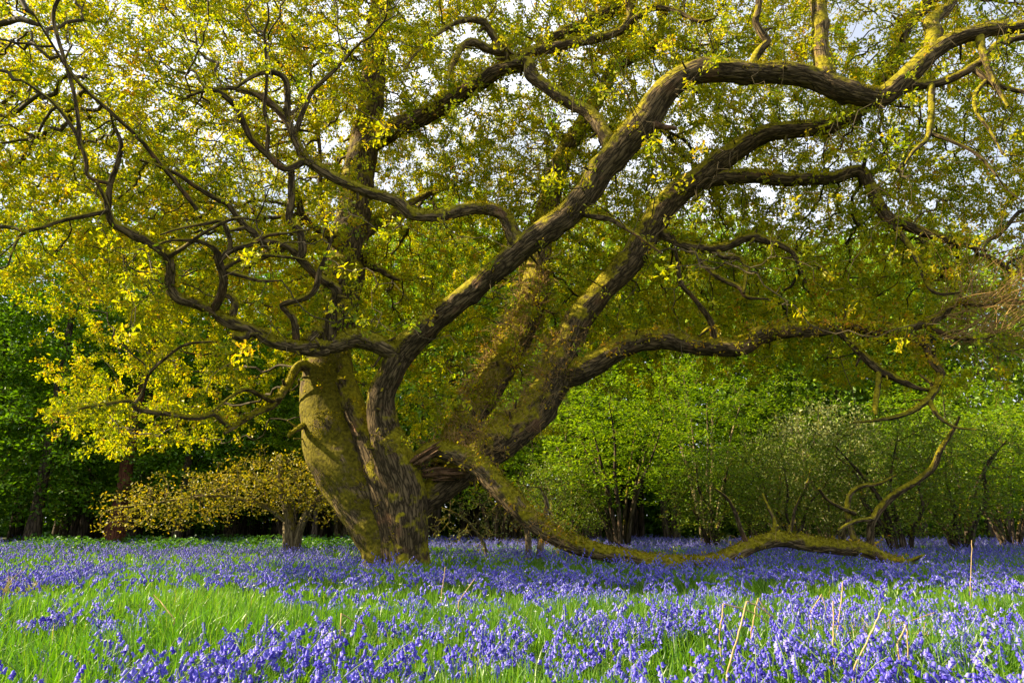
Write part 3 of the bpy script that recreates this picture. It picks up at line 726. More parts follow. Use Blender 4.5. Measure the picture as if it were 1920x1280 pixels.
def crown_density(p):
    px, py = project(p)
    gx = np.clip((px - 60) / 120, 0, 14.999); gy = np.clip((py - 45) / 90, 0, 8.999)
    xi, yi = gx.astype(int), gy.astype(int); fx, fy = gx - xi, gy - yi
    d = (DENS[yi, xi] * (1 - fx) + DENS[yi, xi + 1] * fx) * (1 - fy) + (DENS[yi + 1, xi] * (1 - fx) + DENS[yi + 1, xi + 1] * fx) * fy
    front = crown_front(px, py)
    d = d * np.where(p[:, 1] < front, .04, 1.0)
    d = np.where(py > 860, 0, d)
    d = d * np.interp(px, [560, 760, 1500, 1900], [1.0, .72, .66, .9])
    # gaps in the crown where light falls through onto the limbs
    sv = np.array(sun_vec)
    for q, rg in GAPS:
        w_ = p - q; t_ = w_ @ sv
        dist = np.linalg.norm(w_ - t_[:, None] * sv, axis=1)
        d = np.where((t_ > .3) & (dist < rg), d * .04, d)
    return d
NR = 900000
raw = np.stack((rng.uniform(-17, 18, NR), rng.uniform(8.0, 26.0, NR), rng.uniform(2.2, 18.5, NR)), -1)
e = ((raw[:, 0] - .3) / 18.5) ** 2 + ((raw[:, 1] - 17.0) / 9.8) ** 2 + ((raw[:, 2] - 7.2) / 11.5) ** 2
ok = (e < 1)
raw = raw[ok]
clump = .45 + 1.3 * np.clip(np.sin(raw[:, 0] * 1.9 + 1) * np.sin(raw[:, 1] * 1.7 + 2) * np.sin(raw[:, 2] * 2.1) * 1.6, -.5, .5)
raw = raw[rng.random(len(raw)) < crown_density(raw) * clump]
SEEDS = np.array(SEEDS); LIMB_R = np.array(LIMB_R)
use = SEEDS[:, 2] > 2.0
SEEDS, LIMB_R = SEEDS[use], LIMB_R[use]
attr = raw[:69000]
print("oak attractors", len(raw), len(attr), "seeds", len(SEEDS))
pos, par, n0 = grow(SEEDS, attr, D=.23, di=4.0, dk=.31, iters=80, jit=.42, trop=(0, 0, .06))
rads, has = pipe_radii(par, n0, tip=.0052, ex=2.2)
rads[:n0] = np.minimum(rads[:n0], LIMB_R)
rads = np.minimum(rads, .085)
k = np.arange(n0, len(pos))
A, B = pos[par[k]], pos[k]
ra = np.minimum(rads[par[k]], rads[k] * 1.6); rb = rads[k]
print("oak nodes", len(pos))
mb = MB()
big = rb > .016
segments(mb, A[big] - OAK_LOC, B[big] - OAK_LOC, ra[big], rb[big], 8)
segments(mb, A[~big] - OAK_LOC, B[~big] - OAK_LOC, ra[~big], rb[~big], 4)
tag(mb.build("twigs", M_TWIG, oak), kind="stuff")
# leaf rosettes on the fine shoots
thin = k[rads[k] < .0125]
tipw = np.where(has[thin], .75, 1.0)
sel = thin[rng.random(len(thin)) < tipw]
fr = crown_front(*project(pos[sel]))
sel = sel[(pos[sel][:, 1] > fr - .2) | (rng.random(len(sel)) < .16)]
dirs = unit(pos[sel] - pos[par[sel]])
nl = 23
c = np.repeat(pos[sel], nl, 0); dd = np.repeat(dirs, nl, 0)
m = len(c)
c = c + dd * rng.uniform(-.14, .05, (m, 1)) + rng.normal(size=(m, 3)) * .06
sp = rand_dirs(m)
ld = unit(dd * .5 + sp * .9 + np.array((0, 0, -.08)))
ln = unit(rand_dirs(m) * .8 + np.array((-.42, -.05, .62)))
sz = rng.uniform(.05, .11, m)
rn = np.clip(np.repeat(rng.normal(.48, .13, len(sel)), nl) + rng.normal(size=m) * .16, 0, 1)
mb = MB()
near = c[:, 1] < 14.0
leaves(mb, c[near] - OAK_LOC, ld[near], ln[near], sz[near], LEAF_LOBED, rn[near])
leaves(mb, c[~near] - OAK_LOC, ld[~near], ln[~near], sz[~near] * 1.05, LEAF_PLAIN, rn[~near])
mb.build("crown", M_OAKLEAF, oak, smooth=False)
print("oak leaves", m)

# dense dry shoots that sprout from the fork and rear stem
def sprout(mb, lmb, mbl, t0, t1, count, length, r0=.006, up=.6, leafy=.0, spread=1.0, push=(0, -.25, 0), wig=.45):
    q = LIMBS[lmb]
    idx = rng.integers(int(t0 * len(q)), max(int(t0 * len(q)) + 1, int(t1 * len(q))), count)
    P0 = np.array([P(q[i, 0] + rng.normal() * 12, q[i, 1] + rng.normal() * 6, q[i, 2] + rng.uniform(-.3, .2)) for i in idx])
    d = unit(rand_dirs(count) * spread + np.array(push) + np.array((0, 0, up)))
    for s in range(5):
        L = length * rng.uniform(.6, 1.3, count)[:, None] / 5
        d = unit(d + rng.normal(size=d.shape) * wig)
        P1 = P0 + d * L
        segments(mb, P0 - OAK_LOC, P1 - OAK_LOC, np.full(count, r0 * (1 - s * .15)), np.full(count, r0 * (.85 - s * .15)), 4)
        if s >= 1:
            f = rng.random(count) < .55
            e = unit(d[f] + rand_dirs(f.sum()) * .9)
            segments(mb, P1[f] - OAK_LOC, P1[f] + e * L[f] * 1.2 - OAK_LOC, np.full(f.sum(), r0 * .5), np.full(f.sum(), r0 * .25), 3)
            if leafy:
                h = rng.random(count) < leafy
                if h.sum():
                    rep = np.repeat(P1[h], 3, 0) + rng.normal(size=(h.sum() * 3, 3)) * .05
                    leaves(mbl, rep - OAK_LOC, rand_dirs(len(rep)), rand_dirs(len(rep)) + np.array((0, 0, .8)), rng.uniform(.05, .10, len(rep)), LEAF_PLAIN, np.clip(rng.normal(.8, .15, len(rep)), 0, 1))
        P0 = P1
mb, mbl = MB(), MB()
sprout(mb, "E", mbl, 0.0, .38, 850, .85, r0=.011, leafy=.12, push=(-.2, -.5, 0))
sprout(mb, "C", mbl, .10, .30, 700, .75, r0=.010, leafy=.12, up=.7, push=(-.5, -.3, 0))
sprout(mb, "F", mbl, .45, .95, 110, .35, r0=.006, leafy=.12, up=.8)
sprout(mb, "A", mbl, .66, .98, 150, .6, leafy=.4, up=.2)
sprout(mb, "F", mbl, .10, .38, 200, .45, leafy=.2, up=.5)
sprout(mb, "D", mbl, .10, .75, 220, .4, r0=.005, leafy=.8, up=.9)
sprout(mb, "D3", mbl, .35, 1.0, 90, 2.8, r0=.008, leafy=.02, up=.35, spread=.75, push=(.9, 0, 0), wig=.3)
sprout(mb, "D5", mbl, .2, 1.0, 80, 2.8, r0=.008, leafy=.02, up=.3, spread=.75, push=(.9, 0, 0), wig=.3)
tag(mb.build("dry_shoots", M_SHOOT, oak), kind="stuff")
mbl.build("shoot_leaves", M_OAKLEAF, oak, smooth=False)

# ------------------------------------------------------------------ woodland behind
def tree_proto(name, cat, stems, ell, n_attr, mat_leaf, mat_bark, D=.45, di=4.0, dk=.6, leaf=.13, per=6, flat=0.0, layer=0.0, jit=.3, tip=.006, bark_sides=14, ridge=0.0, shape=LEAF_OVATE, spread=.16, trop=(0, 0, .05), leaf_thin=.02, lump=.08, leaf_p=1.0):
    """a tree at the origin: stems (points + radii), a crown grown into ellipsoids, leaf sprays on the shoots"""
    root = empty(name)
    root['category'] = cat
    mbt = MB()
    seeds = []
    for si, (pts, rr) in enumerate(stems):
        p, r = smooth_path(pts, rr, .18)
        tube(mbt, p, r, bark_sides, lump=lump, ridge=ridge, seed=si * 7 % 40)
        s = p[p[:, 2] > .35 * p[-1, 2]]
        seeds.extend(s[::2])
    wts = np.array([e[6] if len(e) > 6 else 1.0 for e in ell]); wts = wts / wts.sum()
    pts = []
    for e, w_ in zip(ell, wts):
        m = int(n_attr * w_)
        d = rand_dirs(m) * (rng.random((m, 1)) ** .45)
        pts.append(d * np.array(e[3:6]) + np.array(e[:3]))
    at = np.concatenate(pts)
    if layer:
        off = rng.uniform(0, layer, len(ell))[0]
        rr_ = np.hypot(at[:, 0], at[:, 1])
        az = np.arctan2(at[:, 1], at[:, 0])
        tgt = np.round((at[:, 2] + off + .35 * np.sin(az * 3)) / layer) * layer - off - .35 * np.sin(az * 3)
        at[:, 2] = tgt + rng.normal(size=len(at)) * .07 - .012 * rr_ ** 2
    at = at[at[:, 2] > .25]
    ps, pr, n0 = grow(np.array(seeds), at, D=D, di=di, dk=dk, iters=60, jit=jit, trop=trop)
    rd, hs = pipe_radii(pr, n0, tip=tip)
    k = np.arange(n0, len(ps))
    rdm = np.minimum(rd, .12)
    segments(mbt, ps[pr[k]], ps[k], np.minimum(rdm[pr[k]], rdm[k] * 1.5), rdm[k], 4)
    mbt.build("trunk", mat_bark, root)
    sel = k[rd[k] < leaf_thin]
    sel = sel[rng.random(len(sel)) < leaf_p]
    c = np.repeat(ps[sel], per, 0); dd = np.repeat(unit(ps[sel] - ps[pr[sel]]), per, 0)
    m = len(c)
    off = rng.normal(size=(m, 3)) * spread
    if flat: off[:, 2] *= (1 - .8 * flat)
    c = c + off
    ld = unit(dd * .4 + rand_dirs(m) * np.array((1, 1, 1 - .8 * flat)))
    ln = unit(rand_dirs(m) * (1 - .65 * flat) + np.array((0, 0, .5 + .6 * flat)))
    mbl = MB()
    leaves(mbl, c, ld, ln, leaf * rng.uniform(.65, 1.25, m), shape, np.clip(rng.normal(.5, .2, m), 0, 1), fold=.15)
    mbl.build("crown", mat_leaf, root, smooth=False)
    print(name, "nodes", len(ps), "leaves", m)
    return root

def stems_fan(n, h, r, lean, seed, base=.25, bend=.3):
    g = np.random.default_rng(seed); out = []
    for i in range(n):
        a = i / n * 2 * np.pi + g.uniform(-.4, .4); l = lean * g.uniform(.4, 1.2)
        b = np.array((math.cos(a) * base, math.sin(a) * base, -.15))
        hh = h * g.uniform(.75, 1.1)
        pts = [b]
        for t in (.25, .5, .75, 1.0):
            pts.append(b + np.array((math.cos(a) * l * t ** 1.3 + g.normal() * bend * .3 * t, math.sin(a) * l * t ** 1.3 + g.normal() * bend * .3 * t, .15 + hh * t)))
        rr = np.array((1.15, .9, .75, .5, .2)) * r * g.uniform(.7, 1.2)
        out.append((pts, rr))
    return out

def beech_stem(h, r, seed, lean=0.0):
    g = np.random.default_rng(seed); pts = []; rr = []
    for t in np.linspace(0, 1, 8):
        pts.append((lean * t * h + g.normal() * .12 * t, g.normal() * .12 * t, -.2 + h * t)); rr.append(r * (1.25 if t == 0 else 1 - .85 * t))
    return [(pts, rr)]

bee1 = tree_proto("beech_tree", "tree", beech_stem(19, .34, 1), [(0, 0, 12.5, 5.2, 5.2, 9.0, 1.0), (0, 0, 5.2, 5.6, 5.6, 4.2, 1.1)], 2800, M_BEECH, M_DARKBARK, D=.55, di=5, dk=.75, leaf=.24, per=13, flat=.7, layer=1.15, spread=.34)
bee2 = tree_proto("beech_tree", "tree", beech_stem(17, .26, 2, .03), [(0, 0, 11.5, 4.6, 4.6, 8.0, 1.0), (.5, 0, 4.4, 4.6, 4.6, 3.4, .9)], 2200, M_BEECH, M_DARKBARK, D=.55, di=5, dk=.75, leaf=.24, per=13, flat=.7, layer=1.0, spread=.34)
red = tree_proto("leaning_tree", "tree", beech_stem(18, .42, 3, .045), [(1.0, 0, 14.0, 4.5, 4.5, 5.5, 1.0)], 1100, M_BEECH, M_REDBARK, D=.6, di=6, dk=.8, leaf=.22, per=12, flat=.7, layer=1.1, spread=.26)
haz1 = tree_proto("hazel_tree", "tree", stems_fan(9, 6.2, .10, 2.2, 5), [(0, 0, 5.4, 3.8, 3.4, 2.8, 1.0), (0, 0, 3.6, 3.6, 3.0, 1.6, .5)], 2000, M_HAZEL, M_DARKBARK, D=.38, dk=.5, leaf=.17, per=12, flat=.85, layer=.95, spread=.2)
haz2 = tree_proto("hazel_tree", "tree", stems_fan(6, 8.5, .12, 2.0, 9), [(0, 0, 7.6, 3.6, 3.6, 4.0, 1.0), (0, 0, 4.0, 3.2, 3.2, 1.8, .4)], 2000, M_HAZEL, M_LITBARK, D=.42, dk=.55, leaf=.18, per=12, flat=.8, layer=1.1, spread=.22)
thorn = tree_proto("hawthorn_tree", "tree", stems_fan(5, 3.8, .11, 1.5, 13, base=.2, bend=1.2), [(0, 0, 3.4, 3.0, 2.8, 1.9, 1.0), (0, 0, 1.9, 3.0, 2.6, 1.2, .55)], 2300, M_THORN, M_DARKBARK, D=.28, dk=.36, leaf=.10, per=10, flat=.5, layer=.6, spread=.14, jit=.6)
willow = tree_proto("willow_bush", "bush", stems_fan(10, 3.6, .05, 1.6, 17), [(0, 0, 3.1, 2.6, 2.4, 2.0, 1.0), (0, 0, 1.4, 2.6, 2.2, 1.1, .5)], 1900, M_WILLOW, M_LITBARK, D=.3, dk=.38, leaf=.11, per=12, spread=.15, trop=(0, 0, .15))
tall = tree_proto("ash_tree", "tree", stems_fan(3, 12.5, .24, 1.8, 21), [(0, 0, 10.5, 4.4, 4.2, 5.2, 1.0), (1.2, 0, 13.8, 2.6, 2.6, 2.6, .3), (0, 0, 5.5, 4.0, 4.0, 3.0, .5)], 3200, M_HAZEL, M_DARKBARK, D=.5, dk=.6, leaf=.23, per=14, spread=.32)
ochre = tree_proto("ochre_tree", "tree", [([(0, 0, -.1), (-.05, 0, .7), (-.2, .05, 1.5), (-.5, 0, 2.4), (-.6, .1, 3.4)], (.25, .21, .16, .11, .05)),
                                           ([(.22, 0, -.1), (.3, -.05, .9), (.7, -.1, 1.7), (1.4, 0, 2.4), (2.0, 0, 2.9)], (.15, .14, .12, .09, .04)),
                                           ([(-.1, 0, 1.1), (-1.0, -.2, 1.7), (-2.4, -.3, 2.0), (-3.8, -.2, 1.9), (-5.0, -.2, 1.7)], (.10, .09, .07, .05, .02))],
                   [(-.4, 0, 2.5, 3.7, 2.0, .85, 1.0), (-3.6, -.2, 2.0, 3.0, 1.6, .8, .7), (1.0, 0, 2.1, 1.8, 1.6, .8, .5)], 3000, M_OCHRE, M_LITBARK, D=.24, dk=.28, leaf=.10, per=8, spread=.12, jit=.6, tip=.010, leaf_p=.75, layer=.45, flat=.4)
arch = tree_proto("arching_shrub", "bush", [([(.55, 0, -.1), (.55, 0, .4), (.5, .05, .9), (.2, 0, 1.4), (-.6, 0, 1.7)], (.11, .09, .08, .06, .03)),
                                             ([(.85, 0, -.1), (.9, 0, .5), (.95, 0, 1.0), (1.1, 0, 1.6), (.9, 0, 2.1)], (.12, .10, .09, .07, .03)),
                                             ([(-.6, .3, -.1), (-.8, .2, .6), (-1.3, 0, 1.2), (-1.9, 0, 1.5)], (.06, .05, .04, .02))],
                  [(-1.0, 0, 1.15, 1.6, 1.0, .8, 1.0), (.6, .1, 1.9, 1.3, 1.0, .6, .4)], 1900, M_WILLOW, M_LITBARK, D=.2, dk=.26, leaf=.075, per=3, spread=.1, jit=.7, trop=(0, 0, -.12), leaf_p=.6)

def plant(proto, px, Y, rz, sc, label, group=None, first=[set()]):
    x = GX(px, Y); z = float(ground_z(np.array(x), np.array(Y)))
    if proto.name not in first[0]:
        first[0].add(proto.name)
        proto.location = (x, Y, z); proto.rotation_euler = (0, 0, rz)
        proto.scale = sc if isinstance(sc, tuple) else (sc,) * 3
        return tag(proto, label, None, group)
    return copy_thing(proto, (x, Y, z), rz, sc, label, group, proto['category'])

GW = "trees of the dark wood on the left"
shade_lab = "dark beech with layered green sprays in the shaded wood left of the oak"
plant(bee1, 60, 36, .3, .95, "beech with flat green sprays nearest the left edge of the picture", GW)
plant(bee2, 330, 38, 1.1, .9, "beech with low layered sprays behind the leaning red trunk", GW)
plant(red, 212, 36.5, .0, 1.0, "leaning tree with bare red-brown trunk in the dark left wood")
for i, (px, Y, rz, s, pr) in enumerate([(-60, 41, 2, 1.05, bee1), (140, 44, 4, 1.05, bee2), (230, 48, 5, 1.1, bee1), (430, 43, .6, .95, bee1), (520, 49, 2.2, 1.0, bee2),
                                        (30, 51, 1.2, 1.1, bee2), (350, 54, 3.4, 1.1, bee1), (600, 52, 4.4, 1.0, bee1), (150, 58, 2.6, 1.15, bee2), (480, 60, 1.0, 1.1, bee2),
                                        (-150, 50, 3.0, 1.1, bee1), (-260, 44, 3.6, 1.05, bee2), (-160, 36, 5.6, 1.0, bee2), (-330, 38, .9, 1.1, bee1)]):  # this row stands out of view, added to shade the left wood
    plant(pr, px, Y, rz, s, shade_lab, GW)
GR = "tall trees behind the oak"
plant(tall, 800, 44, .5, 1.5, "tall green tree seen between the oak's left stem and its big bending limb", GR)
plant(tall, 960, 50, 2.5, 1.45, "tall green tree standing behind the oak's rear stem", GR)
plant(tall, 1110, 46, 4.0, 1.5, "tall tree behind the oak's right-hand stem", GR)
plant(tall, 1260, 45, 1.2, 1.4, "tall tree under the oak's long horizontal limb, left half", GR)
plant(tall, 1420, 48, 3.1, 1.5, "tall tree with its top against the pale sky behind the curling twigs", GR)
plant(tall, 1570, 43, 5.2, 1.2, "tall tree above the pale willow bush", GR)
plant(tall, 1720, 46, .1, 1.4, "tall tree behind the hanging branches on the right", GR)
plant(tall, 1880, 42, 2.0, 1.25, "tall tree rising behind the bare tangled twigs at the right edge", GR)
plant(tall, 2060, 44, 4.6, 1.05, "tall tree cut off by the right edge of the picture", GR)
plant(tall, 700, 54, 4.9, 1.6, "tall tree hidden mostly by the oak trunk", GR)
plant(tall, 1190, 58, 2.2, 1.6, "distant tree filling the gap between the oak's right stem and the horizontal limb", GR)
plant(tall, 880, 58, 3.9, 1.7, "distant tree filling the gap inside the oak's fork", GR)
plant(tall, 1500, 57, .9, 1.6, "distant tree behind the willow bush, left side", GR)
plant(tall, 1660, 58, 5.5, 1.6, "distant tree behind the willow bush, right side", GR)
plant(tall, 590, 50, 1.9, 1.5, "tall tree left of the oak's upright stem, half hidden by golden leaves", GR)
GH = "multi-stemmed hazels at the wood edge"
plant(haz1, 1165, 29, .4, (1.0, 1.0, .95), "many-stemmed hazel with bright layered leaves right of the oak trunk", GH)
plant(haz2, 1330, 34, 1.7, .95, "thin-stemmed hazel with pale slanting stems under the horizontal limb", GH)
plant(haz1, 930, 35, 2.4, .95, "green hazel showing through the fork of the oak", GH)
plant(haz2, 1040, 38, 5.1, 1.0, "taller hazel behind the fork of the oak", GH)
plant(haz1, 1800, 33, 3.6, 1.05, "leafy hazel behind the crooked snag on the right", GH)
plant(haz1, 1895, 29, 5.0, (.85, .85, .7), "sunlit yellow-green hazel with bright stems at the far right", GH)
plant(haz2, 1460, 40, .9, .9, "hazel behind the hawthorns in the middle right", GH)
plant(haz1, 540, 42, 1.3, 1.05, "shaded hazel behind the ochre tree", GH)
plant(haz2, 640, 46, 2.9, 1.0, "shaded hazel directly behind the oak's mossy stem", GH)
plant(willow, 1560, 32, .0, 1.3, "pale grey-green willow bush glowing behind the hanging branches")
GT = "hawthorns along the right wood edge"
plant(thorn, 1480, 26, .2, .85, "dark spreading hawthorn just behind the arching fallen limb", GT)
plant(thorn, 1690, 24.5, 2.1, .95, "dark tangled hawthorn behind the crooked snag", GT)
plant(thorn, 1340, 28, 3.8, .8, "small shady hawthorn between the hazel and the fallen limb", GT)
plant(thorn, 1800, 26.5, 5.0, 1.0, "dark dense hawthorn near the right edge", GT)
plant(thorn, 1060, 29, 1.0, .75, "low shaded hawthorn beside the dipping limb", GT)
plant(ochre, 545, 24, 0, 1.0, "small wide-spreading tree with ochre young leaves left of the oak trunk")
plant(arch, 955, 20.5, 0, 1.0, "sunlit arching shrub with two bright stems right of the oak trunk")

# dark slim trunks seen between the sprays of the left wood
trunk_protos = []
for s in range(3):
    r0 = empty("wood_trunk"); r0['category'] = "tree"
    mb = MB(); p, r = smooth_path(*beech_stem(13, .17 + .04 * s, 40 + s, .01 * (s - 1))[0], .3)
    tube(mb, p, r, 14, lump=.1, ridge=.01, seed=s * 5)
    mb.build("trunk", M_DARKBARK, r0)
    mb = MB(); c = rng.normal(size=(1500, 3)) * np.array((1.6, 1.6, 1.6)) + np.array((0, 0, 12.0))
    leaves(mb, c, rand_dirs(1500), rand_dirs(1500) + np.array((0, 0, 1.2)), rng.uniform(.15, .25, 1500), LEAF_OVATE, rng.uniform(0, 1, 1500))
    mb.build("crown", M_BEECH, r0, smooth=False)
    trunk_protos.append(r0)
g2 = np.random.default_rng(4)
for i in range(54):
    px = g2.uniform(-120, 640); Y = g2.uniform(39, 64)
    plant(trunk_protos[i % 3], px, Y, g2.uniform(0, 6), g2.uniform(.8, 1.3), "slim dark trunk deep in the shaded wood on the left", "slim trunks deep in the left wood")

# far wood: a continuous mass of leaves closing the view
mb = MB()
m = 90000
xx = rng.uniform(-75, 75, m); yy = rng.uniform(62, 78, m)
top = 11 + 2.5 * np.sin(xx * .21 + 1) + 1.5 * np.sin(xx * .57) + np.where(xx < -12, 6, 0)
zz = top * rng.random(m) ** 1.25
c = np.stack((xx, yy, zz), -1)
leaves(mb, c, rand_dirs(m), rand_dirs(m) + np.array((0, -.3, .8)), rng.uniform(.5, .95, m), LEAF_OVATE, np.clip(rng.normal(.4, .2, m), 0, 1))
tag(mb.build("far_wood", M_BEECH, smooth=False), "distant mass of woodland leaves closing the view behind all the trees", "woodland", kind="stuff")

# ------------------------------------------------------------------ low green plants at the wood edge
mb = MB()
m = 26000
xx = rng.uniform(-27, -4, m); yy = 25 + rng.random(m) ** 1.4 * 14
hgt = .28 + .22 * np.sin(xx * 1.3) * np.sin(yy * 1.1 + 1)
keep = (np.sin(xx * .9 + 2) + np.sin(yy * .8 + xx * .4) > -.9)
xx, yy, hgt = xx[keep], yy[keep], hgt[keep]; m = len(xx)
c = np.stack((xx, yy, ground_z(xx, yy) + hgt * (.25 + .9 * rng.random(m))), -1)
leaves(mb, c, rand_dirs(m) * np.array((1, 1, .4)), rand_dirs(m) * .6 + np.array((0, 0, 1)), rng.uniform(.09, .2, m), LEAF_OVATE, np.clip(rng.normal(.5, .2, m), 0, 1))
tag(mb.build("undergrowth", M_HERB, smooth=False), "low leafy green undergrowth along the edge of the left wood", "undergrowth", kind="stuff")

# ------------------------------------------------------------------ grass and bluebells
def wedge(n, y0, y1, pad=1.28, ex=2.0):
    """points spread evenly over the ground inside the camera's view plus a margin"""
    n = int(n * 1.32)
    y = (y0 ** ex + rng.random(n) * (y1 ** ex - y0 ** ex)) ** (1 / ex)
    x = rng.uniform(-1, 1, n) * (.76 * y * pad + .9)
    return x, y

def oak_clear(x, y):
    return np.hypot(x + 2.6, (y - 16.3) * .9) > .82

def blades(mb, n, y0, y1, h0, h1, w0, segs):
    x, y = wedge(n, y0, y1)
    k = oak_clear(x, y); x, y = x[k], y[k]; n = len(x)
    z = ground_z(x, y)
    h = rng.uniform(h0, h1, n) * (.65 + .7 * wnoise(x, y, 1.1, 3))
    az = rng.uniform(0, 2 * np.pi, n); lean = np.abs(rng.normal(.3, .3, n))
    fa = rng.uniform(0, 2 * np.pi, n)
    side = np.stack((np.cos(fa), np.sin(fa), np.zeros(n)), -1)
    dv = np.stack((np.cos(az), np.sin(az), np.zeros(n)), -1)
    base = np.stack((x, y, z - .02), -1)
    V = np.zeros((n, 2 * segs + 1, 3))
    for s in range(segs):
        t = s / segs
        c = base + dv * (lean * h * t ** 1.8)[:, None] + np.array((0, 0, 1)) * (h * t * (1 - .22 * lean * t))[:, None]
        w = (w0 * (1 - .55 * t ** 2) * rng.uniform(.7, 1.3, n))[:, None]
        V[:, 2 * s] = c - side * w; V[:, 2 * s + 1] = c + side * w
    V[:, -1] = base + dv * (lean * h)[:, None] + np.array((0, 0, 1)) * (h * (1 - .3 * lean))[:, None]
    b = (np.arange(n) * (2 * segs + 1))[:, None]
    rn = np.clip(rng.normal(.48, .2, n), 0, 1)
    mb.add(V.reshape(-1, 3), np.zeros((0, 4)))
    fq = np.concatenate([b + np.array([[2 * s, 2 * s + 1, 2 * s + 3, 2 * s + 2]]) for s in range(segs - 1)])
    ft = b + np.array([[2 * segs - 2, 2 * segs - 1, 2 * segs]])
    mb.add(V.reshape(-1, 3), fq, np.tile(rn, segs - 1))
    off = mb.n - n * (2 * segs + 1)
    mb.f.append(ft + off); mb.r.append(rn.astype(np.float32)); mb.m.append(np.zeros(n, np.int32))
mb = MB()
blades(mb, 60000, 2.0, 7.5, .18, .40, .0045, 4)
blades(mb, 5000, 2.0, 9, .20, .34, .010, 4)
blades(mb, 60000, 7.5, 16, .15, .34, .0065, 3)
blades(mb, 60000, 16, 30, .14, .30, .012, 3)
blades(mb, 30000, 30, 46, .12, .26, .02, 2)
tag(mb.build("grass", M_BLADE), "bright green grass and bluebell leaves covering the meadow", "grass", kind="stuff")

def bell_density(x, y):
    cl = wnoise(x, y, 1.3, 11) * .35 + wnoise(x, y, .42, 23) * .75
    d = .10 + 1.35 * np.clip((cl - .45) * 2.4, 0, 1)
    px = 960 + FOC * x / (y * .966 + .2)
    # the open grassy lawn on the left and the grassy patches before the trunk
    lawn = np.exp(-(((x + 3.1) / 1.9) ** 2 + ((y - 6.6) / 1.9) ** 2))
    lawn2 = np.exp(-(((x + .8) / 1.1) ** 2 + ((y - 8.6) / 1.2) ** 2))
    lawn3 = np.exp(-(((x - 1.6) / 1.3) ** 2 + ((y - 10.5) / 1.1) ** 2))
    d = d * (1 - .3 * lawn) * (1 - .3 * lawn2) * (1 - .5 * lawn3)
    d = d * np.where(y > 10.5, 1.4, 1.0) * np.where((x > .8) & (y < 7), 1.35, 1.0)
    d = d * np.where((y > 26) & (x < -6), .25, 1.0)
    return d

def bell_proto(seed, rings, sides, nb, tepals=True, leaf=True):
    """one bluebell at the origin: bent stem, bells hanging to one side"""
    g = np.random.default_rng(seed)
    H = g.uniform(.26, .42); g_n = g.uniform(.05, .16); g_d = g.uniform(.1, 1.3); az = g.uniform(0, 2 * np.pi)
    dv = np.array((math.cos(az), math.sin(az), 0))
    def stem_at(t):
        return dv * (.02 * t + g_n * max(0, t - .5) ** 1.6 / .33) + np.array((0, 0, H * (t - g_d * max(0, t - .6) ** 1.5)))
    stem, bells, lv = MB(), MB(), MB()
    ts = np.linspace(0, 1, 9)
    sp = np.array([stem_at(t) for t in ts])
    tube(stem, sp[:6], np.linspace(.0032, .0022, 6), 5, lump=0, rnd=.6)
    tube(bells, sp[4:], np.linspace(.0023, .0016, 5), 5, lump=0, rnd=.6, mat=1)
    for i in range(nb):
        t = .60 + .40 * (i / (nb - 1))
        p = stem_at(t)
        a2 = az + g.normal() * .9
        out = np.array((math.cos(a2), math.sin(a2), 0))
        ped = p + out * g.uniform(.008, .018) + np.array((0, 0, g.uniform(-.004, .006)))
        segments(bells, p[None], ped[None], np.array([.0013]), np.array([.0012]), 3, rnd=.4, mat=1)
        L = g.uniform(.025, .033) * (1.0 if t < .9 else .7)
        ax = unit(np.array((0, 0, -1.0)) + out * g.uniform(.05, .8))
        nn = unit(np.cross(ax, np.array((.3, .9, .1)))); bb = np.cross(ax, nn)
        prof = [(0, .0020), (.18, .0064), (.62, .0070), (.86, .0095), (1.0, .014)] if rings == 5 else [(0, .0025), (.25, .0075), (1.0, .0115)]
        V = []
        for j, (u, r) in enumerate(prof):
            for s in range(sides):
                th = s / sides * 2 * np.pi
                rr = r
                uu = u
                if tepals and j == len(prof) - 1:
                    if s % 2 == 0: rr = r * 1.15; uu = u - .06
                    else: rr = r * .62; uu = u - .12
                V.append(ped + ax * L * uu + (nn * math.cos(th) + bb * math.sin(th)) * rr)
        F = []
        for j in range(len(prof) - 1):
            for s in range(sides):
                s2 = (s + 1) % sides
                F.append((j * sides + s, j * sides + s2, (j + 1) * sides + s2, (j + 1) * sides + s))
        bells.add(V, F, float(np.clip(g.normal(.42, .28), 0, 1)))
    if leaf:
        for i in range(4):
            a = g.uniform(0, 2 * np.pi); l = g.uniform(.16, .30); lean = g.uniform(.4, 1.0)
            d2 = np.array((math.cos(a), math.sin(a), 0)); s2 = np.array((-math.sin(a), math.cos(a), 0))
            V = []
            for t in np.linspace(0, 1, 5):
                c = d2 * lean * l * t ** 1.5 * .8 + np.array((0, 0, l * t * (1 - .35 * lean * t)))
                wd = .0055 * (1 - t ** 3) + .0006
                V += [c - s2 * wd, c + np.array((0, 0, -.002)), c + s2 * wd]
            F = []
            for j in range(4):
                F += [(j * 3, j * 3 + 1, j * 3 + 4, j * 3 + 3), (j * 3 + 1, j * 3 + 2, j * 3 + 5, j * 3 + 4)]
            lv.add(V, F, float(g.uniform(.3, .7)))
    return stem, bells, lv

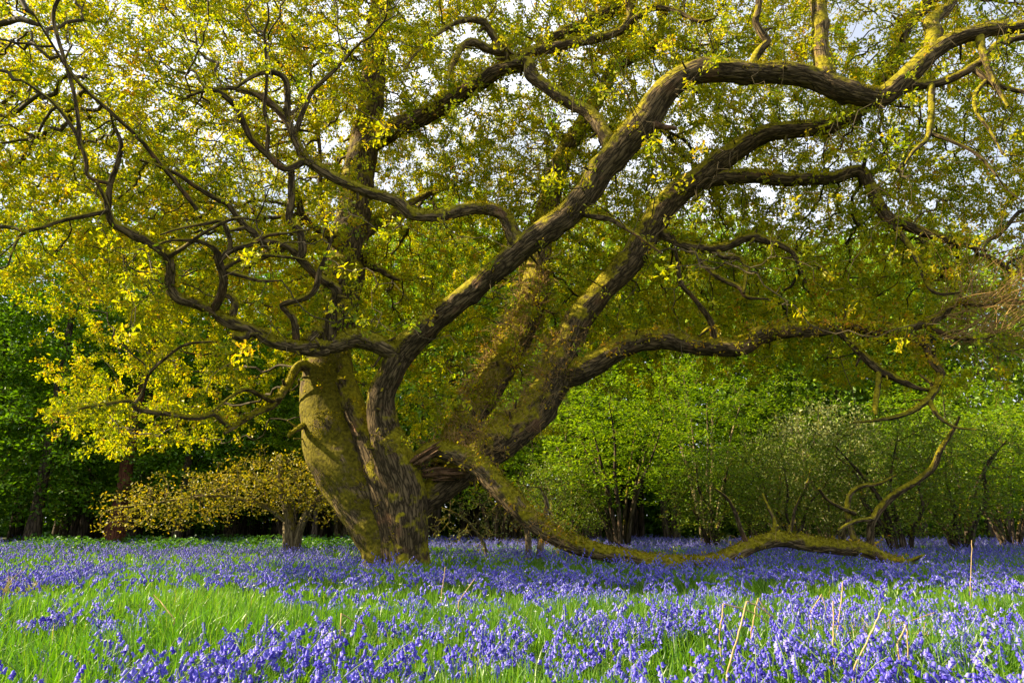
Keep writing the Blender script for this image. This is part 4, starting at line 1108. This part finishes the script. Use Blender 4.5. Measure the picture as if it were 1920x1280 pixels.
# the nearest bluebells, each a plant of its own
x, y = wedge(9000, 2.15, 6.5)
k = rng.random(len(x)) < bell_density(x, y) * .21
def clumped(x, y, n, s):
    i = np.repeat(np.arange(0, len(x), n), n)[:len(x)]
    return x[i] + rng.normal(size=len(x)) * s, np.maximum(y[i] + rng.normal(size=len(x)) * s, 2.1)
x, y = clumped(x[k], y[k], 4, .10)
px, py = project(np.stack((x, y, ground_z(x, y) + .3), -1))
vis = (px > 5) & (px < 1915) & (py < 1290)
order = np.argsort(np.where(vis, y, 99))[:300]
order = order[vis[order]]
protos = []
for s in range(8):
    st, be, lv = bell_proto(100 + s, 5, 12, 9 + s % 5)
    protos.append((st.mesh("stem", [M_STEM]), be.mesh("flower_head", [M_BELL, M_STEM], True), lv.mesh("leaves", [M_BLADE])))
for n_, i in enumerate(order):
    r0 = empty("bluebell", (x[i], y[i], float(ground_z(x[i], y[i]))), rng.uniform(0, 6.28))
    s = rng.uniform(.75, 1.2); r0.scale = (s, s, s)
    zone = "left" if px[i] < 640 else "middle" if px[i] < 1280 else "right"
    tag(r0, {"left": "violet-blue bluebell among the closest flowers in the grass at the bottom left",
             "middle": "violet-blue bluebell among the closest flowers at the bottom middle in front of the oak",
             "right": "violet-blue bluebell among the closest flowers at the bottom right below the fallen limb"}[zone], "bluebell", "closest bluebells at the bottom " + zone)
    for nm, me in zip(("stem", "flower_head", "leaves"), protos[n_ % 8]):
        o = bpy.data.objects.new(nm, me); COL.objects.link(o); o.parent = r0
taken = np.zeros(len(x), bool); taken[order] = True
print("near bluebells", len(x), taken.sum())

# all the others as one carpet
def scatter_mesh(mb, proto, X, Y, rz, sc, jitter_r=.12, mat=0, h=None):
    V = np.concatenate(proto.v); n = len(X)
    c, s = np.cos(rz)[:, None], np.sin(rz)[:, None]
    W = np.stack((V[None, :, 0] * c - V[None, :, 1] * s, V[None, :, 0] * s + V[None, :, 1] * c, np.broadcast_to(V[None, :, 2], (n, len(V)))), -1) * sc[:, None, None]
    W += np.stack((X, Y, ground_z(X, Y)), -1)[:, None, :]
    base0 = mb.n
    first = True
    for f, r, pm in zip(proto.f, proto.r, proto.m):
        mt = int(pm[0]) if mat is None else mat
        F = (f[None] + (np.arange(n) * len(V))[:, None, None]).reshape(-1, f.shape[1])
        R = np.clip(np.repeat(rng.normal(0, jitter_r, n), len(f)) + np.tile(r, n), 0, 1)
        if first:
            mb.add(W.reshape(-1, 3), F, R, mt); first = False
        else:
            mb.f.append(F + base0); mb.r.append(R.astype(np.float32)); mb.m.append(np.full(len(F), mt, np.int32))
mb = MB()
def carpet(X, Y, rings, sides, nb, variants, seed, scale, tepals):
    which = rng.integers(0, variants, len(X))
    for v_ in range(variants):
        st, be, _ = bell_proto(seed + v_, rings, sides, nb, tepals=tepals, leaf=False)
        m_ = which == v_
        if m_.sum() == 0: continue
        sc_ = rng.uniform(.8, 1.15, m_.sum()) * scale; rz = rng.uniform(0, 6.28, m_.sum())
        scatter_mesh(mb, st, X[m_], Y[m_], rz, sc_, mat=1)
        scatter_mesh(mb, be, X[m_], Y[m_], rz, sc_, mat=None)
carpet(x[~taken], y[~taken], 5, 6, 10, 6, 200, 1.0, True)
x2, y2 = wedge(16000, 6.5, 13)
k = (rng.random(len(x2)) < bell_density(x2, y2) * .25)
x2, y2 = clumped(x2[k], y2[k], 3, .12); k = oak_clear(x2, y2)
carpet(x2[k], y2[k], 3, 6, 8, 6, 300, 1.05, False); print("mid bells", k.sum())
x3, y3 = wedge(34000, 13, 42)
k = (rng.random(len(x3)) < bell_density(x3, y3) * .5) & oak_clear(x3, y3)
carpet(x3[k], y3[k], 3, 4, 6, 5, 400, 1.25, False); print("far bells", k.sum())
tag(mb.build("bluebell_carpet", [M_BELL, M_STEM]), "carpet of violet-blue bluebells spreading back to the wood", "bluebells", kind="stuff")

# small white flowers in the grass
star = MB()
for i in range(5):
    a = i / 5 * 2 * np.pi
    star.add([(0, 0, .2), (math.cos(a - .4) * .008, math.sin(a - .4) * .008, .203), (math.cos(a) * .014, math.sin(a) * .014, .206), (math.cos(a + .4) * .008, math.sin(a + .4) * .008, .203)], [(0, 1, 2, 3)], .5, 0)
tube(star, [(0, 0, 0), (.01, 0, .1), (0, 0, .2)], (.0012, .001, .001), 3, lump=0, mat=1)
star_me = star.mesh("stitchwort", [M_WHITE, M_STEM])
xw, yw = wedge(700, 4.2, 13)
sp_ = np.exp(-(((xw + 2.8) / 2.4) ** 2 + ((yw - 7) / 2.4) ** 2)) + .8 * np.exp(-(((xw + .8) / 1.3) ** 2 + ((yw - 9) / 1.8) ** 2)) + .12
k = rng.random(len(xw)) < sp_
for x_, y_ in list(zip(xw[k], yw[k]))[:170]:
    o = bpy.data.objects.new("stitchwort", star_me); COL.objects.link(o)
    o.location = (x_, y_, float(ground_z(x_, y_))); s = rng.uniform(1.1, 1.7); o.scale = (s, s, s); o.rotation_euler = (rng.normal() * .2, rng.normal() * .2, rng.uniform(0, 6))
    tag(o, "tiny white star-shaped stitchwort flower in the green grass", "wildflower", "white stitchwort flowers in the grass")

# ------------------------------------------------------------------ dead bracken stalks
def ground_depth(py, z=.12):
    v = (640 - py) / FOC
    dz = ST + v * CT
    return (z - CAM_H) / dz * (CT - v * ST)
STALKS = [
 ("pale bent bracken stalk with a long arm reaching right", [(1349, 1190), (1356, 1132), (1385, 1138), (1414, 1149), (1442, 1167)]),
 ("tall tan bracken stalk leaning right and snapped over at the top", [(1362, 1262), (1382, 1195), (1400, 1127), (1418, 1134), (1452, 1158)]),
 ("pale bracken stalk folded into a sharp upside-down V", [(1408, 1182), (1421, 1120), (1440, 1150), (1461, 1184)]),
 ("straight reddish stalk standing left of the taller straight stalk", [(1561, 1220), (1563, 1170), (1562, 1126)]),
 ("tallest straight tan stalk below the arching fallen limb", [(1568, 1195), (1575, 1140), (1580, 1090)]),
 ("thin bracken stalk bent like a tent peak", [(1519, 1148), (1541, 1113), (1553, 1160)]),
 ("slender upright reddish stalk near the right end of the fallen limb", [(1819, 1110), (1821, 1060), (1822, 1012)]),
 ("long tan stalk slanting up to the right above the dry grass tuft", [(1598, 1262), (1628, 1195), (1656, 1138)]),
 ("pale stalk lying nearly level over the bluebells at the right", [(1668, 1172), (1700, 1166), (1752, 1148)]),
 ("short kinked stalk right of the dry grass tuft", [(1682, 1205), (1700, 1171), (1703, 1238)]),
 ("dark dead stalk leaning left in the open grass at the left", [(327, 1160), (308, 1136), (288, 1114)]),
 ("upright tan stalk in front of the oak trunk", [(828, 1108), (832, 1085), (835, 1062)]),
 ("tan stalk slanting right in front of the oak trunk", [(860, 1128), (875, 1105), (890, 1084)]),
 ("bent twig lying across the grass before the oak trunk", [(640, 1149), (660, 1162), (690, 1176)]),
 ("thin dead stalk slanting beside the brown grass tuft at the left edge", [(8, 1104), (28, 1080), (52, 1060)]),
]
for lab, pts in STALKS:
    Yb = ground_depth(max(p[1] for p in pts), .32)
    b = P(pts[0][0], pts[0][1], Yb)
    gzb = float(ground_z(b[0], b[1]))
    chain = [P(q[0], q[1], Yb + .04 * i) for i, q in enumerate(pts)]
    chain = [np.array((b[0], b[1], gzb - .02))] + chain
    root = np.array((b[0], b[1], gzb))
    mb = MB()
    dense = []
    for q0, q1 in zip(chain[:-1], chain[1:]):
        for t in np.linspace(0, 1, 6, endpoint=False): dense.append(q0 * (1 - t) + q1 * t + rng.normal(size=3) * .0018)
    dense.append(chain[-1])
    tube(mb, np.array(dense) - root, np.linspace(.0048, .0030, len(dense)), 6, lump=.1)
    o = mb.build("bracken_stalk", M_STRAW)
    o.location = root
    tag(o, lab, "dead stalk", "dead bracken stalks standing in the flowers")

# dry grass tufts
for lab, px_, py_, wd, n in [("rounded tuft of dry tan grass among bluebells at the bottom right", 1665, 1250, .34, 1100), ("small brown tuft of dry grass at the left edge of the meadow", 38, 1112, .26, 350),
                            ("flattened patch of brown dead grass before the dipping limb", 1110, 1122, .55, 500)]:
    Yb = ground_depth(py_, .1); b = P(px_, py_, Yb); gzb = float(ground_z(b[0], b[1]))
    mb = MB()
    flat_ = .35 if "flattened" in lab else 1.0
    q = rng.normal(size=(n, 3)) * np.array((wd * .45, wd * .45, 0)); d = unit(rand_dirs(n) + np.array((0, 0, .8 * flat_)))
    P0 = q
    for s in range(4):
        P1 = P0 + d * rng.uniform(.06, .115, n)[:, None] * (.7 + .3 * flat_)
        P1[:, 2] = np.maximum(P1[:, 2], .01)
        segments(mb, P0, P1, np.full(n, .0022), np.full(n, .0018), 3)
        d = unit(d + rng.normal(size=d.shape) * .25 + np.array((0, 0, -.38))); P0 = P1
    o = mb.build("dry_grass_tuft", M_STRAW); o.location = (b[0], b[1], gzb)
    tag(o, lab, "grass tuft")
